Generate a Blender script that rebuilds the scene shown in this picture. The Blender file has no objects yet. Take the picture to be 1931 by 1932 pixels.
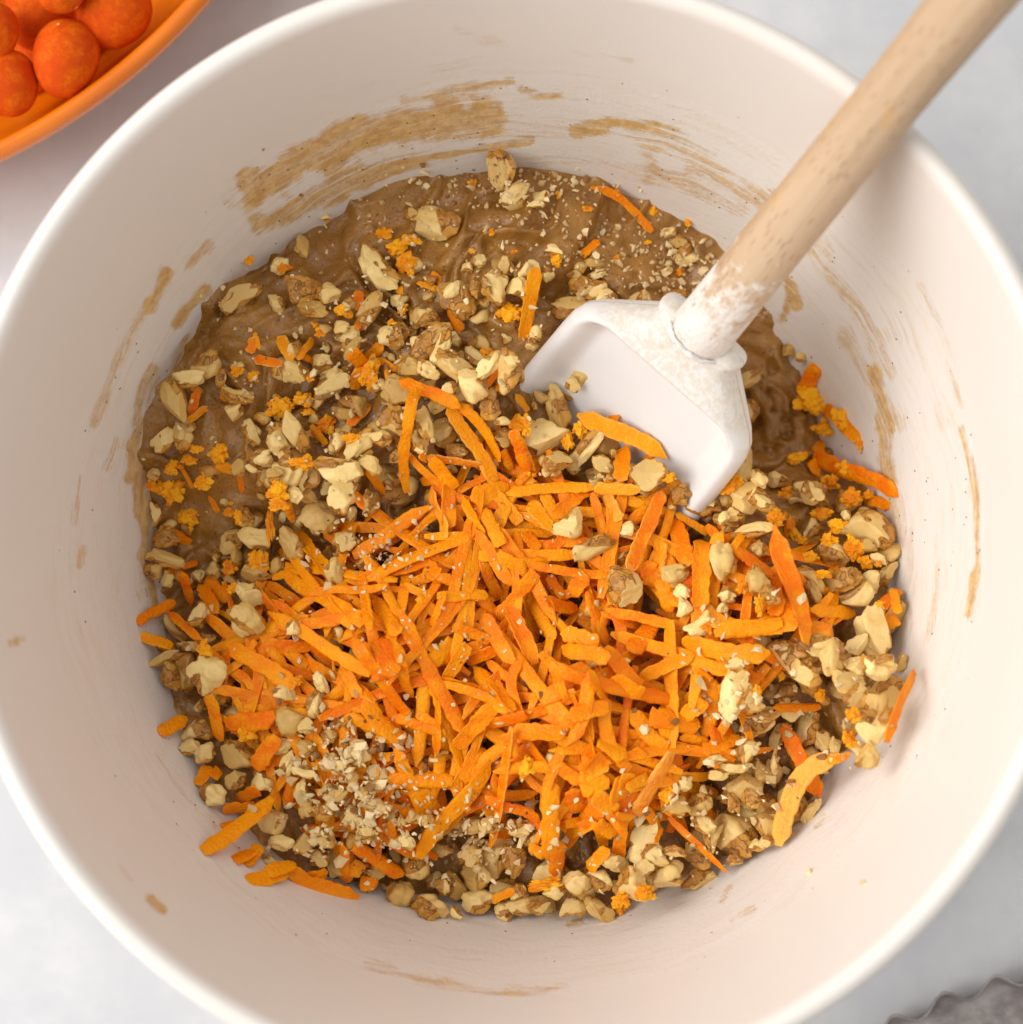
import bpy, bmesh, math, random
import numpy as np
from mathutils import Vector, Matrix

SC = bpy.context.scene
COL = SC.collection
rng = np.random.default_rng(11)

# ------------------------------------------------------------------ camera
CAM = np.array([0.016, -0.023, 0.550])
TGT = np.array([0.0, 0.00255, 0.120])
LENS = 75.4
cd = bpy.data.cameras.new('camera')
cd.lens = LENS
cd.sensor_width = 36.0
cd.sensor_fit = 'HORIZONTAL'
cd.clip_start = 0.01
cd.clip_end = 20.0
cam = bpy.data.objects.new('camera', cd)
COL.objects.link(cam)
_f = Vector(TGT - CAM).normalized()
_r = _f.cross(Vector((0, 1, 0))).normalized()
_u = _r.cross(_f).normalized()
cam.matrix_world = Matrix(((_r.x, _u.x, -_f.x, CAM[0]), (_r.y, _u.y, -_f.y, CAM[1]),
                           (_r.z, _u.z, -_f.z, CAM[2]), (0, 0, 0, 1)))
cd.dof.use_dof = True
cd.dof.focus_distance = 0.492
cd.dof.aperture_fstop = 9.0
SC.camera = cam

# ------------------------------------------------------------------ world and lamps (indoor, soft window light from one side)
W = bpy.data.worlds.new('World')
SC.world = W
W.use_nodes = True
bg = W.node_tree.nodes['Background']
bg.inputs[0].default_value = (1.0, 0.985, 0.965, 1)
bg.inputs[1].default_value = 0.58

def area(name, az, el, dist, size, power, col, aim=(0, 0, 0.06)):
    ld = bpy.data.lights.new(name, 'AREA')
    ld.shape = 'RECTANGLE'
    ld.size, ld.size_y = size
    ld.energy = power
    ld.color = col
    o = bpy.data.objects.new(name, ld)
    COL.objects.link(o)
    a, e = math.radians(az), math.radians(el)
    d = Vector((math.cos(a) * math.cos(e), math.sin(a) * math.cos(e), math.sin(e)))
    o.location = Vector(aim) + d * dist
    o.rotation_euler = d.to_track_quat('Z', 'Y').to_euler()
    return o
area('window_light', 178, 41, 1.7, (1.4, 1.4), 33.5, (1.0, 0.98, 0.955))

area('overhead_glint_fill', 75, 66, 1.5, (0.28, 0.28), 1.6, (1.0, 0.99, 0.98))  # added overhead lamp with no visible source, gives the wet batter its glints

SC.view_settings.view_transform = 'Standard'
SC.view_settings.look = 'None'
SC.view_settings.exposure = 0.0
SC.view_settings.gamma = 1.0
SC.cycles.use_denoising = True
SC.cycles.use_adaptive_sampling = True
SC.cycles.adaptive_threshold = 0.02
SC.cycles.max_bounces = 5
SC.cycles.diffuse_bounces = 4
SC.cycles.glossy_bounces = 2

# ------------------------------------------------------------------ picture <-> place  (picture in 1931-pixel units)
R3 = np.array([_r.x, _r.y, _r.z]); U3 = np.array([_u.x, _u.y, _u.z]); F3 = np.array([_f.x, _f.y, _f.z])
KPX = LENS / 36.0 * 1931.0
def proj(P):
    d = np.asarray(P, float) - CAM
    z = d @ F3
    return np.stack([965.5 + KPX * (d @ R3) / z, 966.0 - KPX * (d @ U3) / z], -1)
def ray(px, py):
    return F3 + R3 * ((px - 965.5) / KPX) - U3 * ((py - 966.0) / KPX)
def at(px, py, z):
    d = ray(px, py)
    return CAM + d * ((z - CAM[2]) / d[2])

# ------------------------------------------------------------------ noise
def _h(i, j, k, s):
    n = (i.astype(np.int64) * 374761393 + j.astype(np.int64) * 668265263 + k.astype(np.int64) * 2147483647 + s * 974634777) & 0xFFFFFFFF
    n = ((n ^ (n >> 13)) * 1274126177) & 0xFFFFFFFF
    n = ((n ^ (n >> 16)) * 2246822519) & 0xFFFFFFFF
    return ((n ^ (n >> 15)) & 0xFFFFFF) / float(0xFFFFFF)
def vnoise(P, s=0):
    P = np.asarray(P, float)
    I = np.floor(P).astype(np.int64)
    f = P - I
    f = f * f * f * (f * (f * 6 - 15) + 10)
    x, y, z = I[..., 0], I[..., 1], I[..., 2]
    fx, fy, fz = f[..., 0], f[..., 1], f[..., 2]
    r = 0
    for a in (0, 1):
        for b in (0, 1):
            for c in (0, 1):
                r = r + _h(x + a, y + b, z + c, s) * (fx if a else 1 - fx) * (fy if b else 1 - fy) * (fz if c else 1 - fz)
    return r * 2 - 1
def fbm(P, o=4, s=0, g=0.5):
    P = np.asarray(P, float); r = 0; a = 1.0; t = 0
    for i in range(o):
        r = r + a * vnoise(P * (2.03 ** i) + 17.3 * i, s + i); t += a; a *= g
    return r / t
def sstep(a, b, x):
    t = np.clip((x - a) / (b - a), 0, 1)
    return t * t * (3 - 2 * t)

# ------------------------------------------------------------------ mesh helpers
def mesh_from(name, V, F, mat=None, smooth=True, attrs=None, sharp=None):
    me = bpy.data.meshes.new(name)
    me.from_pydata(np.asarray(V).tolist(), [], F if isinstance(F, list) else np.asarray(F).tolist())
    if attrs:
        for k, a in attrs.items():
            at_ = me.attributes.new(k, 'FLOAT', 'POINT')
            at_.data.foreach_set('value', np.asarray(a, np.float32))
    if mat: me.materials.append(mat)
    if smooth:
        me.polygons.foreach_set('use_smooth', np.ones(len(me.polygons), bool))
        if sharp: me.set_sharp_from_angle(angle=math.radians(sharp))
    me.update()
    return me
def link(name, me, loc=(0, 0, 0), parent=None):
    o = bpy.data.objects.new(name, me)
    o.location = loc
    COL.objects.link(o)
    if parent: o.parent = parent
    return o
def tag(o, label=None, cat=None, group=None, kind=None):
    if label: o['label'] = label
    if cat: o['category'] = cat
    if group: o['group'] = group
    if kind: o['kind'] = kind
    return o
def grid_faces(n, m, wrap=False, base=0):
    i = np.arange(n - 1)[:, None]; j = np.arange(m if wrap else m - 1)[None, :]
    j2 = (j + 1) % m
    a = i * m + j; b = i * m + j2; c = (i + 1) * m + j2; d = (i + 1) * m + j
    return (np.stack([a, b, c, d], -1).reshape(-1, 4) + base)
def ico(sub):
    bm = bmesh.new(); bmesh.ops.create_icosphere(bm, subdivisions=sub, radius=1)
    V = np.array([v.co[:] for v in bm.verts]); F = np.array([[v.index for v in f.verts] for f in bm.faces]); bm.free()
    return V, F
ICO4, ICO4F = ico(4); ICO3, ICO3F = ico(3); ICO1, ICO1F = ico(1); ICO2, ICO2F = ico(2)

# ------------------------------------------------------------------ material helpers
class NT:
    def __init__(s, name):
        s.m = bpy.data.materials.new(name); s.m.use_nodes = True
        s.t = s.m.node_tree; s.b = s.t.nodes['Principled BSDF']
    def n(s, typ, props=None, **ins):
        x = s.t.nodes.new(typ)
        for k, v in (props or {}).items(): setattr(x, k, v)
        for k, v in ins.items(): s.set(x, k, v)
        return x
    def set(s, x, k, v):
        sock = x.inputs[int(k[1:])] if (k[0] == 'i' and k[1:].isdigit()) else x.inputs[k.replace('_', ' ')]
        if isinstance(v, bpy.types.NodeSocket): s.t.links.new(v, sock)
        elif isinstance(v, bpy.types.Node): s.t.links.new(v.outputs[0], sock)
        else: sock.default_value = v
    def math(s, op, a, b=0.0, c=None, clamp=False):
        x = s.n('ShaderNodeMath', {'operation': op, 'use_clamp': clamp}, i0=a, i1=b)
        if c is not None: s.set(x, 'i2', c)
        return x.outputs[0]
    def rng(s, v, a, b, c=0.0, d=1.0):
        return s.n('ShaderNodeMapRange', {'interpolation_type': 'SMOOTHSTEP'}, i0=v, i1=a, i2=b, i3=c, i4=d).outputs[0]
    def mix(s, f, a, b):
        x = s.n('ShaderNodeMix', {'data_type': 'RGBA'})
        s.set(x, 'i0', f)
        for k, v in (('i6', a), ('i7', b)):
            s.set(x, k, v if not isinstance(v, tuple) else (v + (1,))[:4])
        return x.outputs[2]
    def noise(s, vec, scale, detail=3.0, rough=0.5, out=0):
        x = s.n('ShaderNodeTexNoise', None, Scale=scale, Detail=detail, Roughness=rough)
        if vec is not None: s.set(x, 'Vector', vec)
        return x.outputs[out]
    def obj(s):
        return s.n('ShaderNodeTexCoord').outputs['Object']
    def mapping(s, vec, scale):
        return s.n('ShaderNodeMapping', None, Vector=vec, Scale=scale).outputs[0]
    def attr(s, name):
        return s.n('ShaderNodeAttribute', {'attribute_name': name}).outputs['Fac']
    def rand(s):
        g = s.n('ShaderNodeNewGeometry').outputs['Random Per Island']
        o = s.n('ShaderNodeObjectInfo').outputs['Random']
        return s.math('FRACT', s.math('ADD', g, o))
    def bump(s, h, strength, dist):
        x = s.n('ShaderNodeBump', None, Height=h, Strength=strength, Distance=dist)
        s.t.links.new(x.outputs[0], s.b.inputs['Normal'])
    def out(s, **k):
        for a, v in k.items(): s.set(s.b, a, v)
        return s.m

def m_table():
    t = NT('plaster_white'); p = t.obj()
    n1 = t.noise(p, 9.0, 5, 0.6); n2 = t.noise(p, 45.0, 4, 0.65); n3 = t.noise(p, 160.0, 3, 0.6)
    f = t.rng(t.math('ADD', t.math('MULTIPLY', n1, 0.6), t.math('MULTIPLY', n2, 0.4)), 0.42, 0.62)
    c = t.mix(f, (0.60, 0.607, 0.63), (0.70, 0.70, 0.703))
    c = t.mix(t.rng(n3, 0.58, 0.75, 0, 0.25), c, (0.54, 0.545, 0.575))
    t.bump(n2, 0.08, 0.002)
    return t.out(Base_Color=c, Roughness=0.55)

def m_bowl():
    t = NT('glazed_stoneware'); p = t.obj()
    d = t.attr('smear'); film = t.attr('film')
    w = t.noise(p, 40.0, 2, 0.5, 1)
    vs = t.n('ShaderNodeVectorMath', {'operation': 'MULTIPLY_ADD'}, i0=w, i1=(0.012, 0.012, 0.012), i2=p).outputs[0]
    st = t.noise(t.mapping(vs, (45, 45, 520)), 1.0, 5, 0.68)
    gr = t.noise(p, 900.0, 3, 0.6)
    m = t.math('ADD', t.math('ADD', d, t.math('MULTIPLY', t.math('SUBTRACT', st, 0.5), 2.1)), t.math('MULTIPLY', t.math('SUBTRACT', gr, 0.5), 0.45))
    mask = t.math('MULTIPLY', t.rng(m, 0.30, 0.95), t.rng(d, 0.04, 0.22))
    alpha = t.math('MULTIPLY', t.math('MULTIPLY', mask, t.rng(t.math('ADD', st, t.math('MULTIPLY', gr, 0.4)), 0.50, 0.80, 0.62, 1.0)), t.rng(d, 0.15, 1.0, 0.25, 0.92))
    base = t.mix(t.noise(p, 30.0, 3), (0.81, 0.750, 0.690), (0.835, 0.785, 0.73))
    # floury film left by the spatula on the lower wall
    fs = t.noise(t.mapping(vs, (60, 60, 500)), 1.0, 5, 0.7)
    ff = t.math('MULTIPLY', film, t.rng(fs, 0.45, 0.68, 0.0, 0.8))
    base = t.mix(ff, base, (0.79, 0.715, 0.62))
    sm = t.mix(t.rng(t.noise(p, 330.0, 4, 0.65), 0.36, 0.66), (0.58, 0.315, 0.070), (0.76, 0.49, 0.17))
    c = t.mix(alpha, base, sm)
    vo = t.n('ShaderNodeTexVoronoi', None, Vector=p, Scale=520.0)
    sp = t.math('MULTIPLY', t.math('LESS_THAN', vo.outputs['Distance'], 0.14),
                t.math('GREATER_THAN', t.n('ShaderNodeSeparateColor', None, i0=vo.outputs['Color']).outputs[0],
                       t.math('SUBTRACT', 0.985, t.math('ADD', t.math('MULTIPLY', film, 0.05), t.math('MULTIPLY', mask, 0.16)))))
    c = t.mix(t.math('MULTIPLY', sp, film), c, (0.16, 0.075, 0.03))
    h = t.math('ADD', t.math('MULTIPLY', alpha, 1.0), t.math('MULTIPLY', t.math('MULTIPLY', gr, film), 0.5))
    t.bump(h, 0.35, 0.0006)
    return t.out(Base_Color=c, Roughness=t.math('ADD', 0.30, t.math('MULTIPLY', film, 0.25)))

def m_batter():
    t = NT('wet_batter'); p = t.obj()
    n1 = t.noise(p, 70.0, 4, 0.6); n2 = t.noise(p, 420.0, 5, 0.65); n3 = t.noise(p, 1500.0, 2)
    c = t.mix(t.rng(n1, 0.3, 0.7), (0.275, 0.116, 0.017), (0.44, 0.212, 0.044))
    c = t.mix(t.rng(n2, 0.55, 0.8, 0, 0.4), c, (0.42, 0.215, 0.06))
    vo = t.n('ShaderNodeTexVoronoi', None, Vector=p, Scale=650.0)
    c = t.mix(t.rng(vo.outputs['Distance'], 0.22, 0.10, 0, 0.7), c, (0.10, 0.042, 0.012))
    n4 = t.noise(p, 190.0, 3, 0.55)
    h = t.math('ADD', t.math('MULTIPLY', n4, 1.6), t.math('ADD', t.math('MULTIPLY', n2, 0.8), t.math('MULTIPLY', n3, 0.25)))
    t.bump(h, 0.42, 0.0014)
    return t.out(Base_Color=c, Roughness=t.rng(n1, 0.3, 0.7, 0.10, 0.22), Specular_IOR_Level=0.6)

def m_carrot():
    t = NT('grated_carrot'); p = t.obj(); r = t.rand()
    n1 = t.noise(p, 240.0, 4, 0.6); n2 = t.noise(p, 1100.0, 3, 0.6)
    c = t.mix(r, (0.90, 0.165, 0.0005), (1.0, 0.330, 0.001))
    c = t.mix(t.rng(n1, 0.40, 0.72, 0, 0.6), c, (1.0, 0.42, 0.003))
    pale = t.math('ADD', t.attr('pale'), t.math('MULTIPLY', t.math('SUBTRACT', n2, 0.5), 0.9))
    c = t.mix(t.rng(pale, 0.36, 0.95, 0, 0.7), c, (1.0, 0.50, 0.10))
    t.bump(t.math('ADD', n2, t.math('MULTIPLY', n1, 1.2)), 0.6, 0.0008)
    return t.out(Base_Color=c, Roughness=0.40, Specular_IOR_Level=0.2, Subsurface_Weight=0.2, Subsurface_Radius=(1.0, 0.45, 0.05), Subsurface_Scale=0.0010)

def m_walnut():
    t = NT('chopped_walnut'); p = t.obj(); r = t.rand()
    n1 = t.noise(p, 230.0, 4, 0.6); n2 = t.noise(p, 900.0, 4, 0.65)
    c = t.mix(r, (0.60, 0.355, 0.090), (0.97, 0.730, 0.310))
    c = t.mix(t.rng(n1, 0.42, 0.75, 0, 0.6), c, (0.70, 0.42, 0.085))
    c = t.mix(t.rng(n2, 0.60, 0.80, 0, 0.35), c, (0.90, 0.71, 0.36))
    sk = t.mix(t.rng(n1, 0.28, 0.60), (0.27, 0.085, 0.008), (0.62, 0.300, 0.050))
    # dark veins in the skin
    wv = t.noise(p, 210.0, 2, 0.5)
    vein = t.rng(t.math('ABSOLUTE', t.math('SUBTRACT', wv, 0.5)), 0.022, 0.0)
    sk = t.mix(t.math('MULTIPLY', vein, 0.75), sk, (0.11, 0.032, 0.004))
    s = t.rng(t.math('ADD', t.attr('skin'), t.math('MULTIPLY', t.math('SUBTRACT', n1, 0.5), 0.8)), 0.42, 0.62)
    c = t.mix(s, c, sk)
    edge = t.math('MULTIPLY', t.rng(t.attr('skin'), 0.25, 0.5), t.rng(t.attr('skin'), 0.75, 0.5))
    c = t.mix(t.math('MULTIPLY', edge, 0.35), c, (0.36, 0.15, 0.03))
    t.bump(t.math('ADD', t.math('MULTIPLY', n2, 0.7), t.math('MULTIPLY', t.math('MULTIPLY', vein, s), -0.6)), 0.45, 0.0006)
    return t.out(Base_Color=c, Roughness=t.math('ADD', 0.38, t.math('MULTIPLY', s, -0.08)), Specular_IOR_Level=0.35, Subsurface_Weight=0.25, Subsurface_Radius=(1.0, 0.6, 0.25), Subsurface_Scale=0.0009)

def m_zest():
    t = NT('orange_zest'); p = t.obj(); r = t.rand()
    n = t.noise(p, 500.0, 4, 0.6)
    c = t.mix(r, (0.76, 0.19, 0.003), (1.0, 0.45, 0.005))
    c = t.mix(t.rng(n, 0.45, 0.7, 0, 0.55), c, (0.92, 0.52, 0.02))
    t.bump(n, 0.5, 0.0006)
    return t.out(Base_Color=c, Roughness=0.5, Specular_IOR_Level=0.2)

def m_crumb():
    t = NT('nut_crumb'); p = t.obj(); r = t.rand()
    c = t.mix(r, (0.62, 0.40, 0.15), (0.92, 0.74, 0.42))
    c = t.mix(t.rng(t.math('FRACT', t.math('MULTIPLY', r, 7.3)), 0.86, 0.9), c, (0.30, 0.13, 0.03))
    return t.out(Base_Color=c, Roughness=0.6)

def m_wood():
    t = NT('beech_wood'); p = t.obj()
    g = t.noise(t.mapping(p, (420, 420, 14)), 1.0, 4, 0.6)
    g2 = t.noise(t.mapping(p, (110, 110, 8)), 1.0, 3, 0.5)
    c = t.mix(t.rng(g2, 0.3, 0.7), (0.50, 0.325, 0.185), (0.64, 0.46, 0.30))
    c = t.mix(t.rng(g, 0.35, 0.7, 0.0, 0.5), c, (0.60, 0.43, 0.28))
    gl = t.noise(t.mapping(p, (900, 900, 9)), 1.0, 3, 0.6)
    c = t.mix(t.rng(gl, 0.52, 0.72, 0, 0.55), c, (0.42, 0.255, 0.14))
    # short dark pores along the grain
    vo = t.n('ShaderNodeTexVoronoi', None, Vector=t.mapping(p, (1300, 1300, 260)), Scale=1.0)
    cr = t.n('ShaderNodeSeparateColor', None, i0=vo.outputs['Color']).outputs[0]
    por = t.math('MULTIPLY', t.rng(vo.outputs['Distance'], 0.40, 0.20), t.rng(cr, 0.40, 0.6))
    c = t.mix(t.math('MULTIPLY', por, 0.6), c, (0.36, 0.20, 0.10))
    # yellow oily stains
    st = t.noise(t.mapping(p, (150, 150, 45)), 1.0, 4, 0.6)
    c = t.mix(t.rng(st, 0.61, 0.68, 0, 0.6), c, (0.66, 0.36, 0.10))
    # flour at the lower end
    z = t.n('ShaderNodeSeparateXYZ', None, i0=p).outputs[2]
    fl = t.noise(p, 230.0, 5, 0.7)
    fm = t.math('MULTIPLY', t.rng(t.math('ADD', fl, t.rng(z, 0.046, 0.003, -0.30, 0.14)), 0.42, 0.62), 0.85)
    c = t.mix(fm, c, (0.86, 0.82, 0.78))
    t.bump(t.math('ADD', t.math('MULTIPLY', g, 0.4), t.math('MULTIPLY', t.math('MULTIPLY', fm, t.noise(p, 900.0, 3)), 1.6)), 0.4, 0.0006)
    return t.out(Base_Color=c, Roughness=0.55)

def m_silicone():
    t = NT('white_silicone'); p = t.obj()
    du = t.attr('dust')
    n = t.noise(p, 700.0, 4, 0.7); b = t.noise(p, 60.0, 3, 0.6)
    c = t.mix(t.math('MULTIPLY', du, t.rng(n, 0.38, 0.62, 0.15, 0.75)), (0.78, 0.765, 0.745), (0.66, 0.57, 0.45))
    c = t.mix(t.math('MULTIPLY', t.rng(b, 0.58, 0.68, 0, 0.5), du), c, (0.62, 0.40, 0.15))
    t.bump(t.math('MULTIPLY', n, du), 0.35, 0.0004)
    return t.out(Base_Color=c, Roughness=t.math('ADD', 0.34, t.math('MULTIPLY', du, 0.3)))

def m_dish():
    t = NT('orange_glaze'); p = t.obj()
    n = t.noise(t.mapping(p, (20, 20, 220)), 1.0, 4, 0.6)
    c = t.mix(t.rng(n, 0.3, 0.7), (0.64, 0.135, 0.002), (0.78, 0.195, 0.002))
    return t.out(Base_Color=c, Roughness=0.25, Coat_Weight=0.3, Coat_Roughness=0.12)

def m_candy():
    t = NT('candy_shell'); p = t.obj(); r = t.rand()
    n = t.noise(p, 110.0, 4, 0.6); n2 = t.noise(p, 1300.0, 3, 0.6)
    c = t.mix(r, (0.62, 0.060, 0.002), (0.76, 0.105, 0.003))
    c = t.mix(t.rng(n, 0.40, 0.66, 0, 0.65), c, (0.86, 0.200, 0.004))
    n3 = t.noise(p, 420.0, 4, 0.7)
    c = t.mix(t.rng(n3, 0.40, 0.62, 0.42, 0.0), c, (0.52, 0.045, 0.003))
    c = t.mix(t.rng(n2, 0.35, 0.70, 0.35, 0.0), c, (0.52, 0.055, 0.003))
    vo = t.n('ShaderNodeTexVoronoi', None, Vector=p, Scale=240.0)
    k = t.n('ShaderNodeSeparateColor', None, i0=vo.outputs['Color']).outputs[0]
    c = t.mix(t.math('MULTIPLY', t.math('LESS_THAN', vo.outputs['Distance'], 0.14), t.math('GREATER_THAN', k, 0.72)), c, (0.95, 0.50, 0.18))
    t.bump(n2, 0.12, 0.0005)
    return t.out(Base_Color=c, Roughness=0.75, Specular_IOR_Level=0.12)

def m_tin():
    t = NT('worn_tin'); p = t.obj()
    n1 = t.noise(p, 130.0, 5, 0.65); n2 = t.noise(p, 1200.0, 3, 0.6); n3 = t.noise(p, 420.0, 4, 0.7)
    c = t.mix(t.rng(n1, 0.34, 0.68), (0.23, 0.198, 0.186), (0.42, 0.382, 0.365))
    c = t.mix(t.rng(n3, 0.56, 0.74, 0, 0.6), c, (0.50, 0.47, 0.45))
    t.bump(n2, 0.2, 0.0004)
    return t.out(Base_Color=c, Roughness=t.rng(n1, 0.3, 0.7, 0.42, 0.62), Metallic=0.35)

M = dict(table=m_table(), bowl=m_bowl(), batter=m_batter(), carrot=m_carrot(), walnut=m_walnut(), zest=m_zest(),
         crumb=m_crumb(), wood=m_wood(), sil=m_silicone(), dish=m_dish(), candy=m_candy(), tin=m_tin())

# ------------------------------------------------------------------ the table
V = []; n = 40
for y in np.linspace(-1.2, 1.2, n):
    for x in np.linspace(-1.2, 1.2, n): V.append((x, y, 0))
tag(link('table_surface', mesh_from('table_surface', V, grid_faces(n, n), M['table'])), 'white mottled plaster table surface under the bowl', kind='structure')

# ------------------------------------------------------------------ the bowl
INNER = np.array([(0, 8), (40, 8.6), (60, 12), (74, 21), (83, 34), (88.5, 47), (94, 64), (99.5, 82), (104.5, 100), (107.8, 112), (109.3, 117.2)]) / 1000
def curve(pts, n):
    pts = np.asarray(pts, float)
    for _ in range(3):
        q = pts[:-1] * 0.75 + pts[1:] * 0.25; r_ = pts[:-1] * 0.25 + pts[1:] * 0.75
        m_ = np.empty((2 * len(q), pts.shape[1])); m_[0::2] = q; m_[1::2] = r_
        pts = np.vstack([pts[:1], m_, pts[-1:]])
    s = np.concatenate([[0], np.cumsum(np.linalg.norm(np.diff(pts, axis=0), axis=1))])
    t = np.linspace(0, s[-1], n)
    return np.stack([np.interp(t, s, pts[:, k]) for k in range(pts.shape[1])], -1)
inner = curve(INNER, 150)
rim = np.array([(109.3, 117.2), (109.9, 119.3), (110.9, 120.7), (112.2, 121.2), (113.6, 120.7), (114.7, 119.4), (115.0, 117.6), (114.4, 115.0)]) / 1000
rim = curve(rim, 18)
outer = np.array([(114.4, 115.0), (113.0, 108), (109, 92), (104, 72), (97, 47), (89, 27), (78, 12), (66, 4), (62, 0.5), (58, 0.3), (55, 2), (0.0, 3)]) / 1000
outer = curve(outer, 50)
prof = np.vstack([inner, rim[1:], outer[1:]])
NA = 800
ang = np.linspace(0, 2 * np.pi, NA, endpoint=False)
V = np.stack([prof[:, None, 0] * np.cos(ang), prof[:, None, 0] * np.sin(ang), np.repeat(prof[:, 1:2], NA, 1)], -1).reshape(-1, 3)

# strokes of batter left on the wall: picture points along each stroke, half width, strength
STROKES = [
    ([(480, 360), (560, 312), (640, 272), (740, 246), (850, 226), (905, 222)], 44, 1.1),
    ([(560, 385), (650, 345), (740, 312), (800, 300)], 26, 0.85),
    ([(690, 345), (800, 300), (900, 282), (1000, 266)], 9, 1.0),
    ([(262, 880), (270, 960), (283, 1060), (292, 1150)], 17, 0.9), ([(490, 425), (560, 392), (640, 362)], 24, 0.85), ([(330, 700), (350, 640)], 14, 0.8),
    ([(760, 188), (860, 172), (965, 154)], 12, 0.72), ([(985, 168), (1020, 180), (1060, 178)], 12, 0.75),
    ([(560, 190), (700, 150), (860, 120), (1000, 105)], 20, 0.30),
    ([(860, 52), (900, 72), (955, 86)], 14, 0.42), ([(1080, 98), (1190, 115)], 10, 0.42),
    ([(1090, 246), (1150, 232), (1235, 238)], 15, 0.9), ([(900, 225), (1000, 240), (1080, 250)], 26, 0.42),
    ([(1180, 240), (1270, 275), (1360, 335), (1460, 385)], 38, 0.62), ([(1240, 330), (1330, 360), (1400, 400)], 26, 0.62),
    ([(1270, 205), (1380, 260), (1460, 310)], 18, 0.34), ([(1000, 300), (1120, 300), (1230, 330)], 14, 0.45),
    ([(283, 578), (300, 545), (316, 515)], 16, 0.95), ([(335, 612), (355, 585), (385, 555)], 17, 0.85), ([(355, 498), (400, 462)], 14, 0.68),
    ([(178, 800), (205, 720), (240, 640), (268, 590)], 11, 0.66), ([(255, 800), (270, 745), (290, 700)], 15, 0.72),
    ([(205, 880), (222, 835)], 17, 0.58), ([(246, 900), (253, 840), (268, 790)], 12, 1.0), ([(270, 1120), (283, 1010), (278, 930)], 14, 0.55),
    ([(140, 990), (152, 900)], 7, 0.62), ([(152, 1065), (158, 1030)], 9, 0.6), ([(30, 1212), (40, 1204)], 12, 0.7), ([(135, 960), (148, 1140), (170, 1260)], 14, 0.3),
    ([(1480, 520), (1500, 575)], 16, 0.95), ([(1478, 600), (1490, 560)], 14, 0.8),
    ([(1535, 455), (1585, 530), (1640, 620), (1680, 700)], 26, 0.58), ([(1600, 640), (1640, 720), (1690, 800)], 26, 0.5),
    ([(1650, 700), (1668, 790), (1675, 900)], 20, 0.92), ([(1670, 900), (1700, 1000)], 14, 0.55),
    ([(1690, 600), (1745, 690), (1785, 790)], 26, 0.40), ([(1735, 540), (1790, 660), (1815, 760)], 12, 0.52),
    ([(1814, 805), (1832, 880), (1842, 960), (1845, 1060), (1828, 1160)], 8, 0.85), ([(1765, 1010), (1768, 1110), (1750, 1210)], 8, 0.5),
    ([(1700, 940), (1720, 1080), (1712, 1200)], 14, 0.38),
    ([(284, 1696), (308, 1718)], 10, 0.85), ([(225, 1630), (250, 1660)], 8, 0.45),
    ([(1072, 1744), (1098, 1738)], 8, 0.72), ([(1365, 1700), (1378, 1672)], 10, 0.6), ([(1380, 1735), (1420, 1712)], 9, 0.6), ([(1540, 1560), (1556, 1540)], 7, 0.6),
    ([(690, 1815), (790, 1848), (900, 1868), (1010, 1872), (1062, 1858)], 13, 0.55), ([(960, 1868), (1055, 1862)], 10, 0.7), ([(720, 1795), (900, 1810)], 14, 0.34),
    ([(300, 1420), (350, 1500), (420, 1580), (480, 1630)], 10, 0.48), ([(1100, 1755), (1200, 1740), (1290, 1705)], 12, 0.38),
]
nin = len(inner)
Vin = V[:nin * NA]
P2 = proj(Vin)
sm = np.zeros(len(Vin))
wob = fbm(np.stack([P2[:, 0] / 42, P2[:, 1] / 42, np.zeros(len(P2))], -1), 4, 5)
for pts, hw, st in STROKES:
    pts = np.array(pts, float)
    dmin = np.full(len(P2), 1e9)
    for a, b in zip(pts[:-1], pts[1:]):
        ab = b - a; t = np.clip(((P2 - a) @ ab) / (ab @ ab), 0, 1)
        dmin = np.minimum(dmin, np.linalg.norm(P2 - (a + t[:, None] * ab), axis=1))
    sm = np.maximum(sm, st * 1.12 * sstep(1.5, 0.35, dmin / hw + wob * 0.75))
zin = Vin[:, 2]
film_top = 0.088 + 0.010 * fbm(np.stack([Vin[:, 0] * 14, Vin[:, 1] * 14, Vin[:, 2] * 0], -1), 3, 8)
film = sstep(film_top + 0.004, film_top - 0.006, zin)
sm = np.maximum(sm, film * 0.24)
pad = len(V) - len(Vin)
bowl = link('mixing_bowl', mesh_from('mixing_bowl', V, grid_faces(len(prof), NA, True), M['bowl'],
            attrs=dict(smear=np.concatenate([sm, np.zeros(pad)]), film=np.concatenate([film, np.zeros(pad)]))))
tag(bowl, 'large white glazed mixing bowl with batter smears on its inner wall', 'bowl')
_z = inner[:, 1]; _rr = inner[:, 0]
def bowl_z(r):
    return np.interp(r, _rr, _z, right=0.16)
def bowl_r(z):
    return np.interp(z, _z, _rr)
def wall_hit(px, py):
    d = ray(px, py); t = np.linspace(0.40, 0.56, 1600)
    P = CAM + d * (t / -d[2])[:, None]
    k = np.argmax(bowl_z(np.hypot(P[:, 0], P[:, 1])) >= P[:, 2])
    return P[k]

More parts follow.
